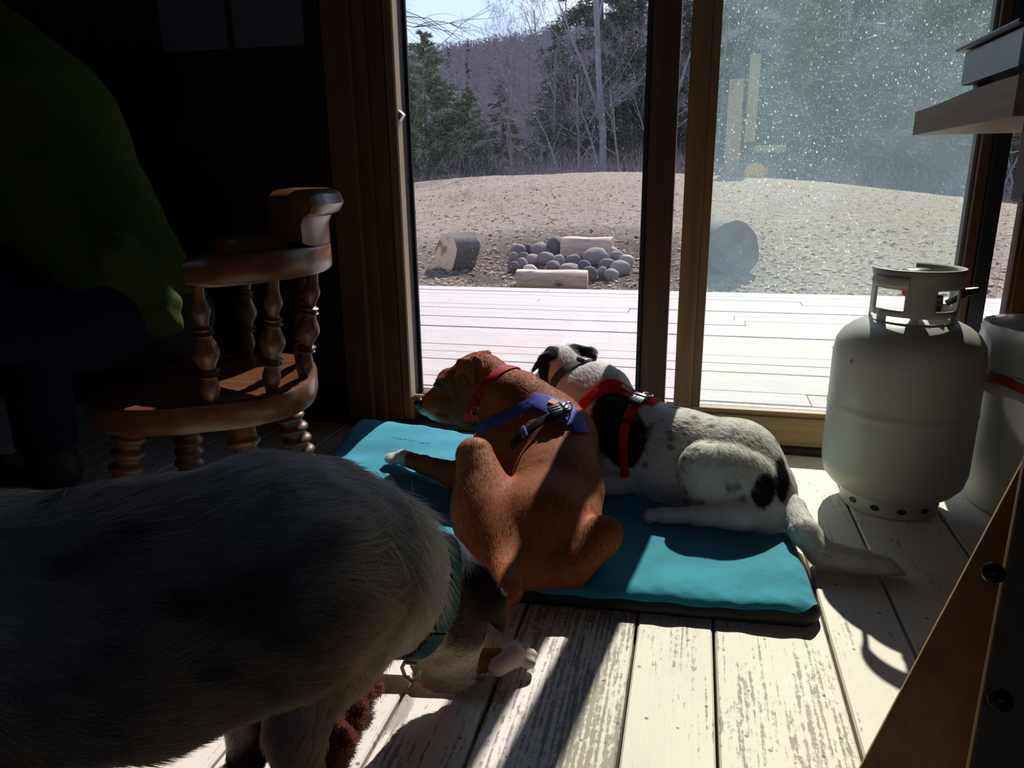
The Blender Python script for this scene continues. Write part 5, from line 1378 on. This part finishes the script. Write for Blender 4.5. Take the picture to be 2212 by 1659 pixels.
# ================= shaggy dog in the foreground =================
root = empty('dog', (-.5, .55, 0), 'shaggy grey-white dog with teal collar standing in the foreground, head down', 'dog')
f = Field()
T0, T1, T2, T3 = A_((-0.616, 0.449, 0.279)), A_((-0.480, 0.508, 0.273)), A_((-0.391, 0.579, 0.276)), A_((-0.356, 0.649, 0.249))
Tm_ = A_((-0.723, 0.393, 0.307))
f.rc(Tm_, T0, .095, .100, .05).rc(T0, T1, .102, .110, .05).rc(T1, T2, .110, .102, .05).rc(T2, T3, .100, .084, .05)
f.rc((-0.411, 0.597, 0.336), (-0.377, 0.646, 0.330), .045, .036, .05)                  # withers
N1, N2, SK = A_((-0.322, 0.705, 0.208)), A_((-0.301, 0.734, 0.168)), A_((-0.273, 0.759, 0.133))
f.rc(T3, N1, .084, .068, .04, flow=T3-N1).rc(N1, N2, .067, .054, .03, flow=N1-N2).rc(N2, SK, .054, .045, .025, flow=N2-SK)
f.rc((-0.280, 0.761, 0.107), (-0.285, 0.766, 0.055), .042, .028, .02, flow=(0,-.2,1)); f.rc((-0.264, 0.769, 0.103), (-0.268, 0.774, 0.047), .030, .022, .015, flow=(0,-.2,1))
f.rc((-0.297, 0.749, 0.099), (-0.302, 0.757, 0.055), .026, .018, .015, flow=(0,0,1))
f.el((-0.245, 0.752, 0.138), (.016,.02,.03), .02, flow=(0,0,1))
# ear
ea, eb, ec = A_((-0.238, 0.753, 0.191)), A_((-0.217, 0.752, 0.170)), A_((-0.204, 0.752, 0.139))
f.rc(ea, eb, .022, .020, .010, sq=((.3,-1,.45), .45)); f.rc(eb, ec, .020, .008, .008, sq=((.3,-1,.45), .45))
f.rc((-0.284, 0.766, 0.203), (-0.266, 0.774, 0.177), .034, .034, .025, flow=(-.3,-.2,.6))
# forelegs
E1 = A_((-0.367, 0.615, 0.193)); W1 = A_((-0.371, 0.560, 0.119)); F1 = A_([W1[0]-.004, W1[1], .030])
f.rc(T3, E1, .08, .062, .03).rc(E1, W1, .062, .028, .03).rc(W1, F1, .0265, .024, .02)
for k in range(4): f.rc(F1, F1+A_([(k-1.5)*.014+.022, .02-abs(k-1.5)*.006, -.014]), .015, .011, .006)
W2 = A_((-0.443, 0.624, 0.086)); K2 = A_((-0.460, 0.603, 0.066))
f.rc((-0.406, 0.665, 0.124), W2, .050, .026, .03).rc(W2, K2, .024, .021, .015)
P2 = A_((-0.452, 0.584, 0.048)); f.rc(K2, P2, .021, .021, .01)
for k, (u_, v_) in enumerate([(0,0)]*4): f.rc(P2, P2+A_([(k-1.5)*.011-.004, -.006, -.020]), .0105, .009, .004)
# hind legs and tail (beyond the left edge of the picture)
for dy, d0 in ((-.05, 0), (.07, .10)):
    Hh = Tm_+A_([-.03, dy, -.02]); Kn = A_([Hh[0]+.13, Hh[1]+dy*.4, .20]); Hk = A_([Hh[0]-.03, Hh[1]+dy*.3, .12]); Ft = A_([Hh[0]+.03, Hh[1]+dy*.3, .022])
    f.rc(Hh, Kn, .085, .055, .03).rc(Kn, Hk, .050, .024, .02).rc(Hk, Ft, .024, .022, .02).rc(Ft, Ft+A_([.05, 0, -.004]), .022, .017, .01)
f.rc((-0.560, 0.443, 0.228), (-0.579, 0.403, 0.217), .075, .06, .04)
f.rc(Tm_+A_([-.06,0,.06]), Tm_+A_([-.18,-.02,.10]), .03, .022, .03).rc(Tm_+A_([-.18,-.02,.10]), Tm_+A_([-.30,-.02,.0]), .022, .012, .02)
V, Fa = f.mesh(.0055); V[:, 2] = np.maximum(V[:, 2], .002)
def coatG(X):
    n = pnoise(X*A_([.7,.7,1.6]), 26); n2 = pnoise(X+3, 75); n3 = pnoise(X+9, 9)
    lo_ = np.clip((.34-X[:, 2]+.03*n3)/.16, 0, 1)[:, None]; C = A_([.80,.72,.62])*(1-lo_)+A_([.74,.53,.35])*lo_  # lower coat tanned by height to imitate warm light bounced off the floor
    k = np.clip((n3+.05)*1.8, 0, 1)[:, None]*.55; C = C*(1-k)+A_([.30,.21,.15])*k
    k = np.clip((n*.7+n2*.8+n3*.3-.34)*2.6, 0, 1)[:, None]*.60; C = C*(1-k)+A_([.12,.085,.065])*k
    def reg(c, r, col, s=.5, a=1., z=.2):
        nonlocal C; q = blob(X, c, r, s, z, 30)[:, None]*a; C = C*(1-q)+A_(col)*q
    reg((-0.306, 0.690, 0.237), (.12,.14,.13), (.88,.78,.64), .9, .9); reg((-0.275, 0.767, 0.217), (.055,.09,.06), (.95,.92,.86), .7, .95); reg((-0.354, 0.626, 0.351), (.12,.10,.07), (.80,.76,.72), .9, .6)  # cream neck and white ruff, made paler to imitate light from the doors
    reg((-0.378, 0.556, 0.129), (.06,.08,.11), (.50,.38,.27), .6, .6); reg((-0.476, 0.470, 0.176), (.22,.14,.07), (.58,.50,.38), .6, .7)
    reg((-0.250, 0.758, 0.162), (.035,.06,.045), (.055,.028,.018), .25, .97, .12); reg((-0.218, 0.750, 0.165), (.045,.05,.06), (.035,.020,.015), .2, 1, .05)
    reg((-0.246, 0.755, 0.131), (.020,.04,.026), (.09,.04,.022), .3, .9, .1)
    reg((-0.284, 0.763, 0.098), (.045,.06,.05), (.78,.68,.52), .5, .8); reg((-0.268, 0.774, 0.048), (.03,.05,.03), (.50,.46,.40), .5, .7); reg((-0.302, 0.759, 0.045), (.028,.04,.022), (.66,.42,.33), .4, .9)
    reg((-0.448, 0.584, 0.063), (.03,.04,.030), (.05,.032,.025), .3, .95, .1); reg((-0.464, 0.604, 0.073), (.02,.04,.016), (.8,.76,.7), .4, .9, .1)
    return C
me = np_mesh('body', V, Fa); set_col(me, 'coat', coatG(V.astype(float))); link('body', me, bmat, root)
ball('nose', (-0.273, 0.778, 0.022), .012, nosem, root, (1.2, 1, .9)); ball('eye', (-0.240, 0.751, 0.113), .007, eyem, root)
av = []
s = strap(f, loop(f, N2+A_([-.002,0,.002]), (SK-N2)+A_([.0,0,.012]), .13), .026, .0035, 100, 5, closed=True); cg = s.build('collar', fabric('teal_collar', (.02,.085,.095), .3, .6), root, smooth=True); av.append((s.center, .010))
tp = A_((-0.296, 0.697, 0.141)); j = int(np.argmin(((s.center-tp)**2).sum(1))); c, N = s.center[j], s.N[j]
rg = []
for (a, b) in ((-.55, .9), (.55, .9), (.85, .3), (.6, -.6), (0, -1.0), (-.6, -.6), (-.85, .3), (-.55, .9)): rg.append(tuple(c+N*.004+A_([a*.013, 0, b*.013-.010])+A_([0, -.004, 0])))
MB().tube(rg, .0023, 8).build('leash_ring', simple('pale_metal', (.62,.60,.40), .35, metal=.6), cg, smooth=True)
neckc = A_((-0.280, 0.650, 0.311))
def lg(X):
    k = 1+1.5*np.exp(-(np.linalg.norm((X-neckc)/A_([.10,.12,.07]), axis=1))**2)
    for p, r, q in (((-0.254, 0.761, 0.140), .09, .35), ((-0.282, 0.763, 0.061), .07, .35), ((-0.368, 0.553, 0.111), .10, .5), ((-0.453, 0.592, 0.060), .06, .35), ((-0.213, 0.750, 0.159), .05, .2)):
        k *= 1-(1-q)*np.exp(-(np.linalg.norm(X-A_(p), axis=1)/r)**4)
    return k
fur('fur', f, me, coatG, 190000, .028, root, fmat, rad=.00034, lift=.30, avoid=avoid_of(av), lenf=lg, seed=5, curl=.36, droop=.10, clump=60, var=.6)
